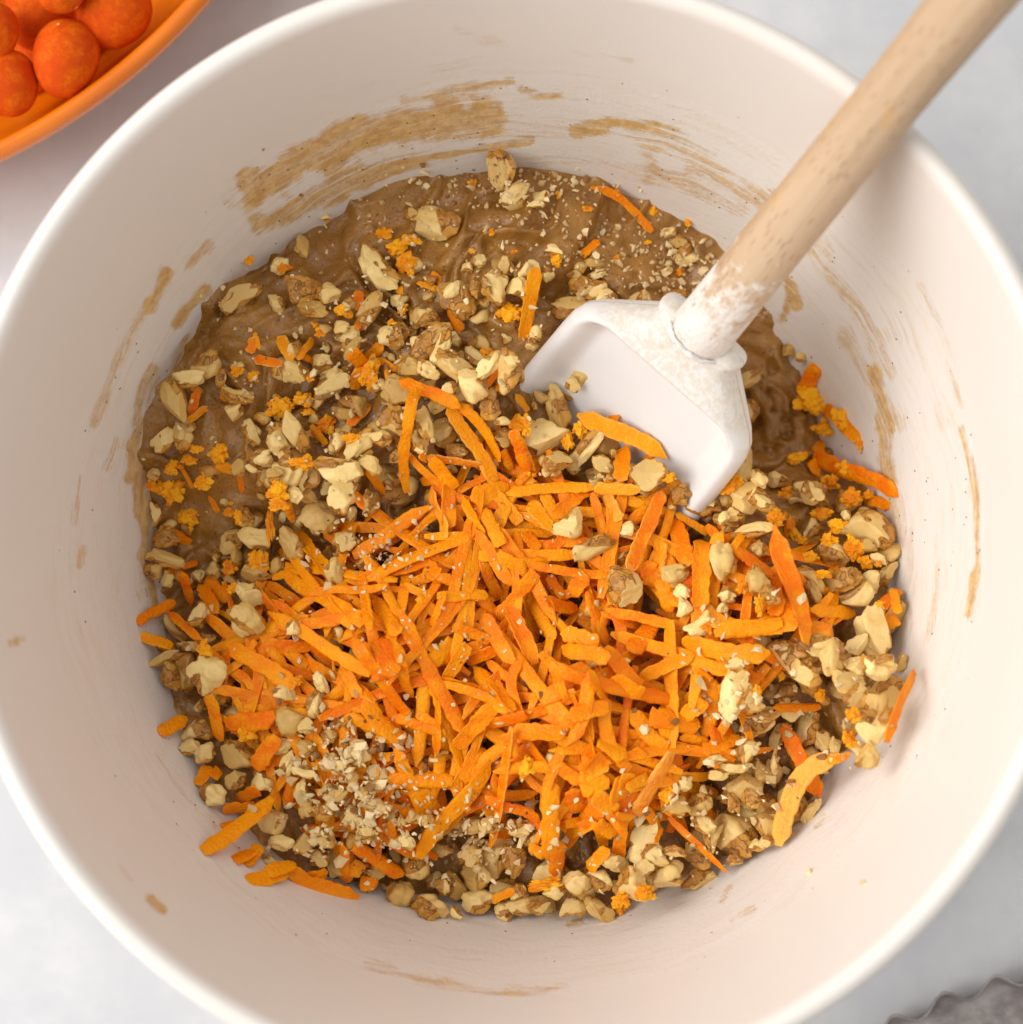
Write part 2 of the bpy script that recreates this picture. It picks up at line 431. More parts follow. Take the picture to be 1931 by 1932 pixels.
# ------------------------------------------------------------------ the batter: a height field lying in the bowl
OUTLINE = [(1000, 316), (900, 327), (800, 347), (700, 380), (620, 420), (540, 460), (480, 500), (420, 545), (370, 610), (340, 680), (300, 745), (275, 790),
           (260, 850), (275, 930), (283, 1010), (280, 1080), (288, 1150), (296, 1230), (310, 1310), (340, 1400), (400, 1510), (480, 1600), (580, 1660),
           (700, 1690), (850, 1722), (1000, 1728), (1140, 1728), (1250, 1690), (1370, 1640), (1480, 1560), (1600, 1440), (1675, 1330), (1700, 1200), (1690, 1060),
           (1675, 960), (1600, 850), (1545, 740), (1510, 650), (1440, 570), (1390, 510), (1330, 455), (1250, 400), (1150, 352), (1080, 327)]
oz = np.array([wall_hit(*p) for p in OUTLINE])
oth = np.arctan2(oz[:, 1], oz[:, 0]); o_ = np.argsort(oth); oth = oth[o_]; ozz = oz[o_, 2]
print('outline z range', ozz.min(), ozz.max())
CELL = 0.0005
HX = 0.105
NG = int(2 * HX / CELL) + 1
gx = np.linspace(-HX, HX, NG)
X, Y = np.meshgrid(gx, gx)          # row = y, column = x
RR = np.hypot(X, Y); TH = np.arctan2(Y, X)
def per_interp(th, xp, fp):
    return np.interp(th, np.concatenate([xp - 2 * np.pi, xp, xp + 2 * np.pi]), np.tile(fp, 3))
ZB = per_interp(TH, oth, ozz)
PX = proj(np.stack([X, Y, np.full_like(X, 0.05)], -1))
pxx, pyy = PX[..., 0], PX[..., 1]
low = sstep(560, 1000, pyy + 0.25 * (pxx - 700))
ZM = float(np.mean(ozz))
edge = sstep(0.35, 1.0, RR / bowl_r(ZB))
H0 = ZB * edge + (ZM + 0.004) * (1 - edge)
H0 -= 0.0065 * low
G = np.stack([X, Y, np.zeros_like(X)], -1)
warp = np.stack([fbm(G * 30, 3, 21), fbm(G * 30 + 9, 3, 22), np.zeros_like(X)], -1)
# strokes of the spatula: ridges that follow the bowl round
sw = np.stack([RR * 95 + warp[..., 0] * 1.6, TH * 1.6 + warp[..., 1] * 0.8, np.zeros_like(X)], -1)
rid = 1 - np.abs(fbm(sw, 3, 31)) * 2.0
H0 += 0.0020 * rid
H0 += 0.0032 * fbm(G * 55 + warp * 0.9, 4, 41)
rdg = 1 - np.abs(fbm(G * 75 + warp * 1.4, 3, 51)) * 2.2
H0 += 0.0017 * sstep(0.35, 1.0, rdg)
fo = fbm(np.stack([X * 21 + warp[..., 0] * 0.8, Y * 21 + warp[..., 1] * 0.8, np.zeros_like(X)], -1), 2, 101) * 2.6
fo = fo - np.floor(fo)
H0 += 0.0024 * (sstep(0, 0.80, fo) - sstep(0.82, 1.0, fo)) * (1 - 0.6 * low) * (1 - 0.85 * sstep(0.80, 0.97, RR / bowl_r(ZB)))
pit = fbm(G * 300, 3, 61)
por = sstep(0.15, 0.6, fbm(G * 22 + 4, 2, 71) + 0.25 * sstep(600, 300, pxx) + 0.9 * np.exp(-(((pxx - 1440) / 90) ** 2 + ((pyy - 760) / 130) ** 2)))
H0 += 0.0006 * fbm(G * 170 + warp * 2, 4, 44)
H0 -= 0.0020 * por * sstep(0.12, 0.5, pit)
def bump_px(cx, cy, sx, sy, a, amp):
    c, s = math.cos(math.radians(a)), math.sin(math.radians(a))
    dx, dy = pxx - cx, pyy - cy
    return amp * np.exp(-(((dx * c + dy * s) / sx) ** 2 + ((-dx * s + dy * c) / sy) ** 2))
H0 += bump_px(1010, 390, 130, 70, 10, 0.0028) + bump_px(1055, 690, 85, 34, 48, 0.0050) + bump_px(960, 640, 60, 30, 10, 0.0025)
H0 += bump_px(640, 590, 120, 70, -30, 0.0025) + bump_px(470, 690, 70, 80, 0, 0.003) + bump_px(425, 590, 40, 50, -40, 0.003)
H0 -= bump_px(1060, 560, 60, 24, 0, 0.0050) + bump_px(1430, 740, 44, 110, -10, 0.0085) + bump_px(400, 630, 22, 75, 35, 0.0045) + bump_px(520, 490, 70, 14, -38, 0.0035)
H0 -= bump_px(1072, 636, 62, 26, -35, 0.0045)
H0 -= bump_px(760, 505, 60, 10, 15, 0.0022) + bump_px(590, 660, 80, 9, 18, 0.0020)
# a flap of batter that ends in a lip
fl = (pxx - 1118) * 0.90 + (pyy - 430) * 0.42 + 14 * fbm(G * 90, 2, 81)
zone = np.exp(-(((pyy - 425) / 70) ** 2)) * np.exp(-(((pxx - 1100) / 90) ** 2))
H0 += zone * (0.0042 * sstep(4, -10, fl) - 0.0035)
fl2 = (pyy - 445) - (pxx - 900) * 0.75 + 20 * fbm(G * 70, 2, 82)
H0 += np.exp(-(((pxx - 950) / 70) ** 2 + ((pyy - 470) / 50) ** 2)) * 0.0026 * sstep(4, -12, fl2)
BZ = bowl_z(RR)
# keep the sheet under the wall only where the batter ends
BH = H0.copy()
inside = BH > BZ - 0.0012
idx = -np.ones((NG, NG), int)
keep = inside | np.roll(inside, 1, 0) | np.roll(inside, -1, 0) | np.roll(inside, 1, 1) | np.roll(inside, -1, 1)
keep &= RR < 0.102
idx[keep] = np.arange(keep.sum())
Vb = np.stack([X[keep], Y[keep], BH[keep]], -1)
q = np.stack([idx[:-1, :-1], idx[:-1, 1:], idx[1:, 1:], idx[1:, :-1]], -1).reshape(-1, 4)
q = q[(q >= 0).all(1)]
bat = link('cake_batter', mesh_from('cake_batter', Vb, q, M['batter']))
tag(bat, 'thick glossy brown cake batter filling the bottom of the white bowl', 'batter')

# ------------------------------------------------------------------ piling: a height map of what already lies there
HM = np.maximum(BH, BZ)
def cell(x, y):
    return (np.clip(((y + HX) / CELL + 0.5).astype(int), 0, NG - 1), np.clip(((x + HX) / CELL + 0.5).astype(int), 0, NG - 1))
def hm(x, y):
    return HM[cell(np.asarray(x), np.asarray(y))]
def hm_s(x, y, r=0.0007):
    x = np.asarray(x); y = np.asarray(y)
    return 0.4 * hm(x, y) + 0.15 * (hm(x + r, y) + hm(x - r, y) + hm(x, y + r) + hm(x, y - r))
def splat(x, y, z):
    i, j = cell(x, y)
    for a in (-1, 0, 1):
        for b in (-1, 0, 1):
            np.maximum.at(HM, (np.clip(i + a, 0, NG - 1), np.clip(j + b, 0, NG - 1)), z - (0.0003 if a or b else 0))
_ZT = np.linspace(0.118, 0.020, 300)
def ground_at(px, py):
    d = ray(px, py)
    P = CAM + d * ((_ZT - CAM[2]) / d[2])[:, None]
    k = int(np.argmax(hm_s(P[:, 0], P[:, 1]) >= P[:, 2]))
    return P[k]

def hull(s, h):
    st = []
    for a in zip(s, h):
        while len(st) > 1 and (st[-1][0] - st[-2][0]) * (a[1] - st[-2][1]) >= (st[-1][1] - st[-2][1]) * (a[0] - st[-2][0]): st.pop()
        st.append(a)
    return np.array(st)

def shred(p0, p1, w, bend, rg, pale=0.0, nl=22, nc=10, stiff=0.5, roll=None, lift=0.0, thick=None):
    """A strip of grated carrot laid over what is already in the bowl, from p0 to p1 (plan), w wide. Returns V, F, pale, centre."""
    p0 = np.asarray(p0[:2]); p1 = np.asarray(p1[:2])
    L = np.linalg.norm(p1 - p0) + 1e-6
    t = np.linspace(0, 1, nl)
    d = (p1 - p0) / L; nr = np.array([-d[1], d[0]])
    b2 = rg.normal(0, 0.015) * L
    c = p0 + (p1 - p0) * t[:, None] + nr * (bend * 4 * t * (1 - t) + b2 * np.sin(2 * np.pi * t))[:, None]
    s = np.concatenate([[0], np.cumsum(np.linalg.norm(np.diff(c, axis=0), axis=1))])
    tan = np.gradient(c, axis=0); tan /= np.linalg.norm(tan, axis=1)[:, None] + 1e-9
    nn = np.stack([-tan[:, 1], tan[:, 0]], -1)
    th = thick or w * rg.uniform(0.15, 0.26)
    prof_h = np.maximum(hm_s(c[:, 0], c[:, 1]), 0.5 * (hm_s(*(c + nn * w * 0.3).T) + hm_s(*(c - nn * w * 0.3).T)))
    prof_h = prof_h - 0.0002
    hl = hull(s, prof_h)
    zf = np.interp(s, hl[:, 0], hl[:, 1])
    m = s[-1] / 2; k = int(np.clip(np.searchsorted(hl[:, 0], m) - 1, 0, len(hl) - 2))
    sl = (hl[k + 1, 1] - hl[k, 1]) / (hl[k + 1, 0] - hl[k, 0] + 1e-9)
    sl = float(np.clip(sl, -0.9, 0.9))
    zs = hl[k, 1] + sl * (s - hl[k, 0])
    zs = np.minimum(zs, zf + 0.008)
    zc = zf * (1 - stiff) + zs * stiff + th * 0.5 + lift
    zc = np.maximum(zc, bowl_z(np.hypot(c[:, 0], c[:, 1])) + th * 0.4)
    ker = np.array([1, 2, 3, 2, 1]) / 9.0
    zc = np.convolve(np.pad(zc, 2, 'edge'), ker, 'valid')
    C = np.column_stack([c, zc])
    T = np.gradient(C, axis=0); T /= np.linalg.norm(T, axis=1)[:, None] + 1e-9
    N = np.cross(T, np.array([0, 0, 1.0])); N /= np.linalg.norm(N, axis=1)[:, None] + 1e-9
    B = np.cross(N, T)
    # roll follows the ground across the strip, plus a turn of its own
    cs = (hm_s(*(c - nn * w * 0.5).T) - hm_s(*(c + nn * w * 0.5).T)) / (w + 1e-9)
    rl0 = math.atan(float(np.clip(np.mean(cs), -0.6, 0.6))) * 0.6
    rl = rl0 + (rg.normal(0, 0.22) if roll is None else roll) + rg.normal(0, 0.35) * (t - 0.5)
    so = rg.uniform(0, 100)
    wl = w * 0.5 * (1 + 0.14 * fbm(np.column_stack([s * 420 + so, t * 0, t * 0]), 3, 3))
    e1, e2 = rg.uniform(0.04, 0.20, 2)
    sh1, sh2 = rg.uniform(0.15, 0.75, 2)
    tp = np.minimum(sh1 + (1 - sh1) * sstep(0, e1, t), sh2 + (1 - sh2) * sstep(0, e2, 1 - t))
    thl = th * 0.5 * np.minimum(0.45 + 0.55 * sstep(0, 0.12, t), 0.45 + 0.55 * sstep(0, 0.12, 1 - t))
    a = np.linspace(0, 2 * np.pi, nc, endpoint=False)
    ca, sa = np.cos(a), np.sin(a)
    ex = np.sign(ca) * np.abs(ca) ** 0.5; ey = np.sign(sa) * np.abs(sa) ** 0.4
    cup = rg.normal(0, 0.22)
    jag = 1 + 0.13 * vnoise(np.stack([np.repeat(s[:, None] * 1500 + so, nc, 1), np.tile(a[None] * 0.6, (nl, 1)), np.zeros((nl, nc))], -1), 9)
    u = (wl * tp)[:, None] * ex[None] * jag
    rib = 1 + 0.10 * np.sin(s * 2 * np.pi / 0.0017 + rg.uniform(0, 6))[:, None] * (rg.random() < 0.3)
    v = thl[:, None] * ey[None] * rib + cup * (u ** 2 / (w * 0.5) - w * 0.12)
    cr, sr = np.cos(rl)[:, None], np.sin(rl)[:, None]
    uu = u * cr - v * sr; vv = u * sr + v * cr
    P = C[:, None] + N[:, None] * uu[..., None] + B[:, None] * vv[..., None]
    Vv = P.reshape(-1, 3)
    F = grid_faces(nl, nc, True).tolist()
    F.append(list(range(nc))[::1]); F.append([(nl - 1) * nc + k for k in range(nc)][::-1])
    pl = (np.abs(ex)[None] ** 4 * 0.46 + pale + 0.35 * np.maximum(sstep(0.10, 0, t), sstep(0.90, 1, t))[:, None] * rg.random() + np.zeros((nl, 1))).ravel()
    # record it in the height map
    ti = np.linspace(0, nl - 1, max(nl, int(s[-1] / CELL * 1.1))); fi = np.clip(ti.astype(int), 0, nl - 2); ff = (ti - fi)[:, None]
    Ci = C[fi] * (1 - ff) + C[fi + 1] * ff; Ni = N[fi]
    wi = (wl * tp)[fi] * float(np.cos(np.mean(rl)))
    for q_ in np.linspace(-0.9, 0.9, max(3, int(w / CELL))):
        pt = Ci + Ni * (wi * q_)[:, None]
        i, j = cell(pt[:, 0], pt[:, 1])
        np.maximum.at(HM, (i, j), pt[:, 2] + th * 0.40)
    ctr = C[nl // 2].copy()
    return Vv, F, pl, ctr

def nut_shape(rg, L, Wd, T, skin, base=ICO4):
    off = rg.uniform(0, 100, 3)
    D = base
    r = 1 + 0.26 * vnoise(D * 1.4 + off, 1) + 0.15 * vnoise(D * 2.8 + off, 2)
    rnd_ = rg.random() < 0.5; dent = np.zeros(len(D))
    for _ in range(rg.integers(2, 5) if rnd_ else rg.integers(1, 3)):
        q_ = rg.normal(size=3); q_ /= np.linalg.norm(q_)
        g_ = np.exp(-((1 - D @ q_) / rg.uniform(0.10, 0.28)) ** 2); dent = np.maximum(dent, g_)
        r *= 1 - rg.uniform(0.18, 0.42) * g_
    v = D * r[:, None]
    cut = np.zeros(len(v))
    for _ in range(rg.integers(1, 4) if rnd_ else rg.integers(3, 6)):
        q_ = rg.normal(size=3); q_[2] *= 1.2; q_ /= np.linalg.norm(q_)
        d_ = rg.uniform(0.50, 0.86)
        ex = np.maximum(0, v @ q_ - d_)
        m_ = ex > 0
        v = v - ex[:, None] * q_
        v[m_] += (q_ * (0.05 * fbm(v[m_] * 4 + off, 3, 7))[:, None])
        cut = np.maximum(cut, sstep(0.0, 0.06, ex))
    sd = rg.normal(size=3); sd[2] = abs(sd[2]) * (0.6 if skin else -0.15) ; sd /= np.linalg.norm(sd)
    side = D @ sd
    sk = (1 - cut) * (sstep(-0.25, 0.15, side) if skin == 1 else sstep(0.08, 0.4, side) if skin == 0 else sstep(-1.2, -0.6, side))
    wr = np.abs(fbm(D * 4.2 + off, 3, 11))
    v = v * (1 + sk * (wr - 0.2) * 0.14 + 0.05 * fbm(D * 7 + off, 2, 12) * (1 - cut))[:, None]
    v -= v.mean(0)
    bend = rg.normal(0, 0.26)
    v[:, 1] += bend * (v[:, 0] ** 2)
    v[:, 2] += rg.normal(0, 0.12) * v[:, 0] ** 2
    v -= (v.max(0) + v.min(0)) / 2
    e = (v.max(0) - v.min(0))
    v = v / e * np.array([L, Wd, T])
    return v, np.clip(sk, 0, 1)
def rot_euler(ax, ay, az):
    return np.array(Matrix.Rotation(az, 3, 'Z') @ Matrix.Rotation(ay, 3, 'Y') @ Matrix.Rotation(ax, 3, 'X'))
def settle(v, x, y, sink, pct=94):
    b = v[:, 2] < np.median(v[:, 2])
    need = hm_s(x + v[b, 0], y + v[b, 1]) - v[b, 2]
    z = np.percentile(need, pct) - sink
    splat(x + v[:, 0], y + v[:, 1], z + v[:, 2])
    return float(z)

# ------------------------------------------------------------------ what lies where (picture measurements, one table per enlarged view)
# view: (x0, y0, zoom) ; picture(1931) = (x0 + x/zoom) / 2.0715
VIEW = dict(A=(600, 600, 1.609), B=(1500, 600, 1.609), C=(2000, 1000, 1.485), D=(2800, 1200, 1.61), E=(2400, 2400, 1.485),
            F=(1200, 3200, 1.379), G=(600, 2400, 1.609), H=(500, 1700, 1.931), I=(1400, 1900, 1.609), K=(1300, 1300, 1.931),
            L=(2200, 1800, 1.609), M=(1600, 2900, 1.609))
def vpx(v, x, y):
    x0, y0, z = VIEW[v]
    return (x0 + x / z) / 2.0715, (y0 + y / z) / 2.0715
def vlen(v, l):
    return l / VIEW[v][2] / 2.0715
# walnuts: x, y, length, width, angle (clockwise on the picture), skin (0 pale, 1 half brown, 2 brown)
NUTS = dict(
 A=[(1085,412,60,50,0,0),(932,585,150,90,80,0),(800,710,110,100,0,0),(550,905,280,120,-30,1),(925,865,230,170,20,2),(1100,890,170,120,10,0),(1010,980,180,110,10,0),
    (780,950,110,110,0,0),(1400,720,320,150,45,0),(1760,445,330,200,15,0),(1620,370,90,70,0,2),(1645,705,100,90,30,0),(1370,1000,260,120,-65,0),(1545,925,100,90,0,0),
    (1740,905,80,50,-25,0),(1745,800,90,60,0,2),(1730,1045,140,120,0,1),(1510,1150,170,140,20,1),(1250,1225,160,70,-60,0),(1060,1320,140,120,60,0),(900,1375,150,130,10,0),
    (355,1340,200,140,-40,0),(225,1420,200,110,-15,0),(160,1570,290,130,70,0),(520,1530,230,100,25,1),(530,1640,110,100,0,0),(1120,1475,230,150,-60,0),(1270,1570,180,110,30,0),
    (1200,1640,150,80,20,0),(620,1755,170,100,65,1),(775,1800,170,140,50,0),(905,1760,260,110,60,0),(195,1780,180,110,80,0),(80,1810,160,110,-50,1),(1300,1830,240,110,-40,0),
    (1740,1180,300,140,-50,2),(1820,1220,250,100,-70,0),(1540,1500,200,160,30,1),(1620,1340,150,120,0,0),(1740,1380,150,90,30,0),(1510,1680,200,170,10,2),(1815,1770,190,170,0,0),
    (1440,1800,140,90,20,2),(690,1910,150,110,0,0),(840,1915,100,80,0,0)],
 B=[(730,120,260,120,80,0),(800,90,150,60,80,2),(835,280,200,140,-30,0),(990,275,110,80,0,0),(960,325,110,40,0,0),(1075,610,120,70,20,0),(600,675,90,80,0,0),(525,725,70,60,0,0),
    (765,710,110,70,90,0),(880,740,110,80,-40,0),(700,840,210,150,80,0),(640,830,120,60,80,2),(860,855,170,110,-5,0),(1030,765,100,75,40,0),(470,900,260,200,50,2),(430,860,120,80,-30,0),
    (960,1130,80,90,0,0),(575,850,60,120,0,2),(1330,690,110,60,10,0),(1240,715,70,60,20,0),(1335,770,120,50,-20,0),(1210,765,90,60,20,0),(1290,870,250,150,30,2),(1415,930,130,120,30,1),
    (1190,980,240,150,10,2),(1590,960,220,160,-20,2),(1640,900,90,80,0,0),(1840,900,150,100,0,2),(1890,640,120,130,60,1),(1860,550,100,80,20,0),(1795,495,90,60,-20,0),(1770,740,90,60,0,0),
    (570,1290,150,90,45,0),(470,1370,260,130,35,0),(570,1480,210,180,30,0),(420,1500,120,70,-20,0),(690,1390,190,100,-50,1),(810,1420,260,140,80,1),(810,1310,90,70,0,0),(1230,1400,160,120,20,0),(1190,1460,90,90,0,0)],
 C=[(270,890,260,120,80,1),(190,1070,250,180,20,0),(430,1130,240,90,-50,1),(270,1190,160,110,0,2),(540,1220,150,90,20,0),(800,1290,200,170,20,2),(690,965,160,110,70,1),(880,1055,270,100,10,0),
    (960,1140,190,100,-10,0),(1120,1290,120,90,60,0),(1110,1430,210,150,10,1),(980,1390,120,110,0,2),(1250,1410,90,70,0,0),(1340,1230,220,120,-60,0),(1350,1390,180,170,20,0),(1430,1300,120,80,70,0),
    (1535,1305,120,90,0,0),(1445,1410,120,90,20,2),(1610,550,70,60,0,0),(1680,590,60,50,0,0),(1370,720,170,80,-30,1),(1385,900,130,90,80,2)],
 D=[(600,1180,160,120,50,1),(815,1220,170,130,-30,0),(205,1420,260,80,-12,0),(260,1520,110,100,0,0),(610,1430,170,110,-70,1),(960,1400,300,220,20,1),(950,1510,130,80,20,0),(735,1560,200,150,40,1),
    (1020,1590,120,70,20,0),(1060,1680,170,80,-50,1),(570,1710,190,110,30,0),(610,1800,160,70,70,0),(770,1720,220,130,-20,2),(945,1740,140,110,90,0),(860,1830,190,120,-25,0),(250,1730,170,140,50,0),
    (60,1810,100,90,0,0),(985,1920,100,80,0,0),(800,1320,60,60,0,0),(290,1230,150,90,40,2),(110,1300,110,80,0,2),(30,1330,100,80,0,0)],
 E=[(500,70,170,110,-30,0),(690,460,300,140,-75,0),(780,500,150,120,60,2),(710,280,130,80,-20,0),(1030,230,220,160,50,2),(1110,340,180,120,30,2),(1190,190,190,110,10,0),(1270,250,200,130,-80,0),
    (1370,310,120,110,0,0),(1500,130,330,160,75,0),(1410,180,150,90,-30,1),(1480,310,190,120,20,0),(1320,390,180,130,30,0),(1390,480,140,110,-40,0),(1590,450,180,130,-60,1),(1475,520,180,130,70,0),
    (1470,640,190,150,20,0),(1590,590,110,90,0,2),(1570,270,100,70,0,1),(1655,280,110,60,90,0),(1110,680,240,130,-60,0),(830,640,190,120,-20,1),(860,600,200,50,-10,2),(950,710,170,80,-60,0),
    (1220,740,150,100,30,0),(1280,760,100,60,90,0),(1360,760,90,80,0,0),(1460,820,150,110,-60,0),(1195,890,100,70,60,0),(710,885,170,70,0,0),(590,840,110,60,-20,0),(780,790,130,90,-40,0),
    (850,920,130,100,40,0),(920,850,150,40,85,0),(730,1020,230,140,-30,0),(800,1070,120,80,40,2),(690,1100,120,80,60,2),(1030,1090,210,150,70,1),(930,1170,130,70,15,0),(870,1220,130,120,0,0),
    (690,1270,270,190,30,0),(570,1290,160,100,-50,0),(510,1210,140,90,20,0),(490,1100,140,130,0,0),(360,1100,150,110,0,0),(190,1270,300,150,-60,0),(240,1400,160,110,20,0),(90,1550,190,160,0,0),
    (170,1470,110,80,-40,0),(320,1490,190,130,-40,0),(480,1520,200,100,-20,1),(480,1390,170,110,30,1),(830,1340,90,70,-30,0),(340,1340,120,60,10,2),(20,1440,90,80,0,0),(420,980,90,80,0,0),
    (600,920,110,60,0,0),(880,1320,80,70,0,2),(700,1420,90,70,0,2),(1140,1140,180,60,-60,0)],
 F=[(510,390,150,140,0,0),(590,250,130,110,0,1),(670,470,190,120,20,1),(900,315,160,120,80,0),(790,350,160,110,30,2),(730,360,90,60,50,1),(745,160,110,70,0,0),(1020,190,230,130,-70,0),
    (1130,210,170,120,80,2),(910,115,80,70,0,0),(1060,365,160,90,-20,0),(930,440,170,110,0,1),(1060,500,90,90,0,1),(1190,455,230,90,-10,0),(1430,465,140,110,-20,0),(1575,475,180,80,35,1),
    (1580,330,130,110,0,1),(1455,340,140,120,30,0),(1650,230,130,90,10,0),(1750,335,170,150,0,0),(1340,375,120,80,-20,0),(810,490,80,50,40,0),(890,30,120,90,0,0),(990,30,110,90,0,0),
    (1150,60,110,70,0,0),(530,125,110,80,0,0),(100,100,130,80,0,0),(330,80,120,90,0,0),(70,200,110,90,0,2),(890,190,120,110,0,1),(960,310,110,60,90,0),(1150,380,90,80,0,1),(1250,480,120,70,0,2)],
 G=[(600,70,180,150,20,0),(340,370,230,200,-40,0),(100,280,250,80,-20,0),(120,400,180,110,60,2),(130,100,200,60,40,0),(235,205,110,60,0,0),(280,40,100,100,0,0),(720,680,80,50,0,0),
    (830,490,150,90,20,0),(1060,430,140,80,70,0),(1010,570,160,90,90,0),(860,680,190,170,0,0),(970,700,90,90,0,0),(800,840,140,100,-40,0),(1100,770,100,80,0,1),(1280,870,170,150,30,0),
    (850,940,160,90,-60,0),(950,985,150,80,10,0),(960,850,120,100,0,0),(690,1050,120,110,0,0),(550,880,230,170,20,1),(290,730,220,120,-10,1),(250,830,130,100,0,0),(340,870,120,120,0,0),
    (390,1130,150,130,0,0),(530,1040,120,110,0,0),(940,1130,180,100,80,0),(1140,1130,180,110,0,0),(980,1230,110,90,0,0),(1070,1240,110,100,0,2),(1240,1030,100,80,0,0),(1400,1080,90,80,0,0),
    (1120,930,110,100,0,0),(1250,1270,130,120,0,0),(1400,1210,110,100,0,0),(750,1310,170,160,-50,0),(820,1430,160,90,0,0),(960,1440,130,100,-60,0),(1080,1400,120,120,0,0),(740,1540,110,60,30,0),
    (1050,1530,120,80,40,0),(1340,1390,110,90,0,0),(1590,1430,110,80,0,0),(1190,960,100,80,0,0),(1330,1130,100,80,0,0),(1560,1300,70,70,0,0),(1640,1280,90,60,0,0),(1720,1290,100,70,0,0)],
 H=[(205,300,90,90,0,1),(220,590,180,80,85,1),(290,770,180,150,0,2),(280,940,290,100,20,0),(320,1080,130,80,90,0),(660,1030,120,100,-60,0),(790,800,220,150,-45,1),(890,620,140,130,0,2),
    (970,790,230,150,0,0),(980,1050,220,110,15,0),(1250,830,280,150,60,0),(930,1210,220,160,30,0),(900,1380,280,170,40,0),(530,1360,180,100,-70,0),(360,1460,230,70,45,0),(480,1590,130,70,20,0),
    (850,250,120,110,0,0),(950,250,120,70,25,0),(1020,170,160,110,0,0),(1195,200,120,110,0,0),(1260,350,200,200,0,0),(1430,360,150,100,-60,0),(1110,300,120,110,0,0),(1840,230,180,120,40,0),
    (1640,310,330,180,10,0),(1470,620,270,220,30,0),(1680,510,230,200,60,0),(1640,800,170,160,60,1),(1560,1030,200,130,90,0),(1310,480,130,120,0,0),(1850,520,180,130,90,2),(640,1530,110,70,0,0),(1250,1450,100,100,0,0)],
 K=[(1210,610,170,140,90,2),(1280,800,150,150,0,2),(700,700,250,120,80,0),(1290,680,110,60,0,0),(820,590,140,100,0,0),(950,900,160,110,0,2)],
 L=[(380,780,240,190,60,1),(1010,640,250,150,80,0),(720,710,180,150,-30,0),(750,830,100,100,0,0),(1220,770,170,150,40,0),(1300,850,130,120,0,2),(50,410,200,150,-50,0),(190,540,260,120,-30,0),
    (420,430,120,90,0,0),(215,140,90,50,0,0),(1040,840,90,90,0,0),(1000,930,70,70,0,0),(770,920,120,90,90,0)])
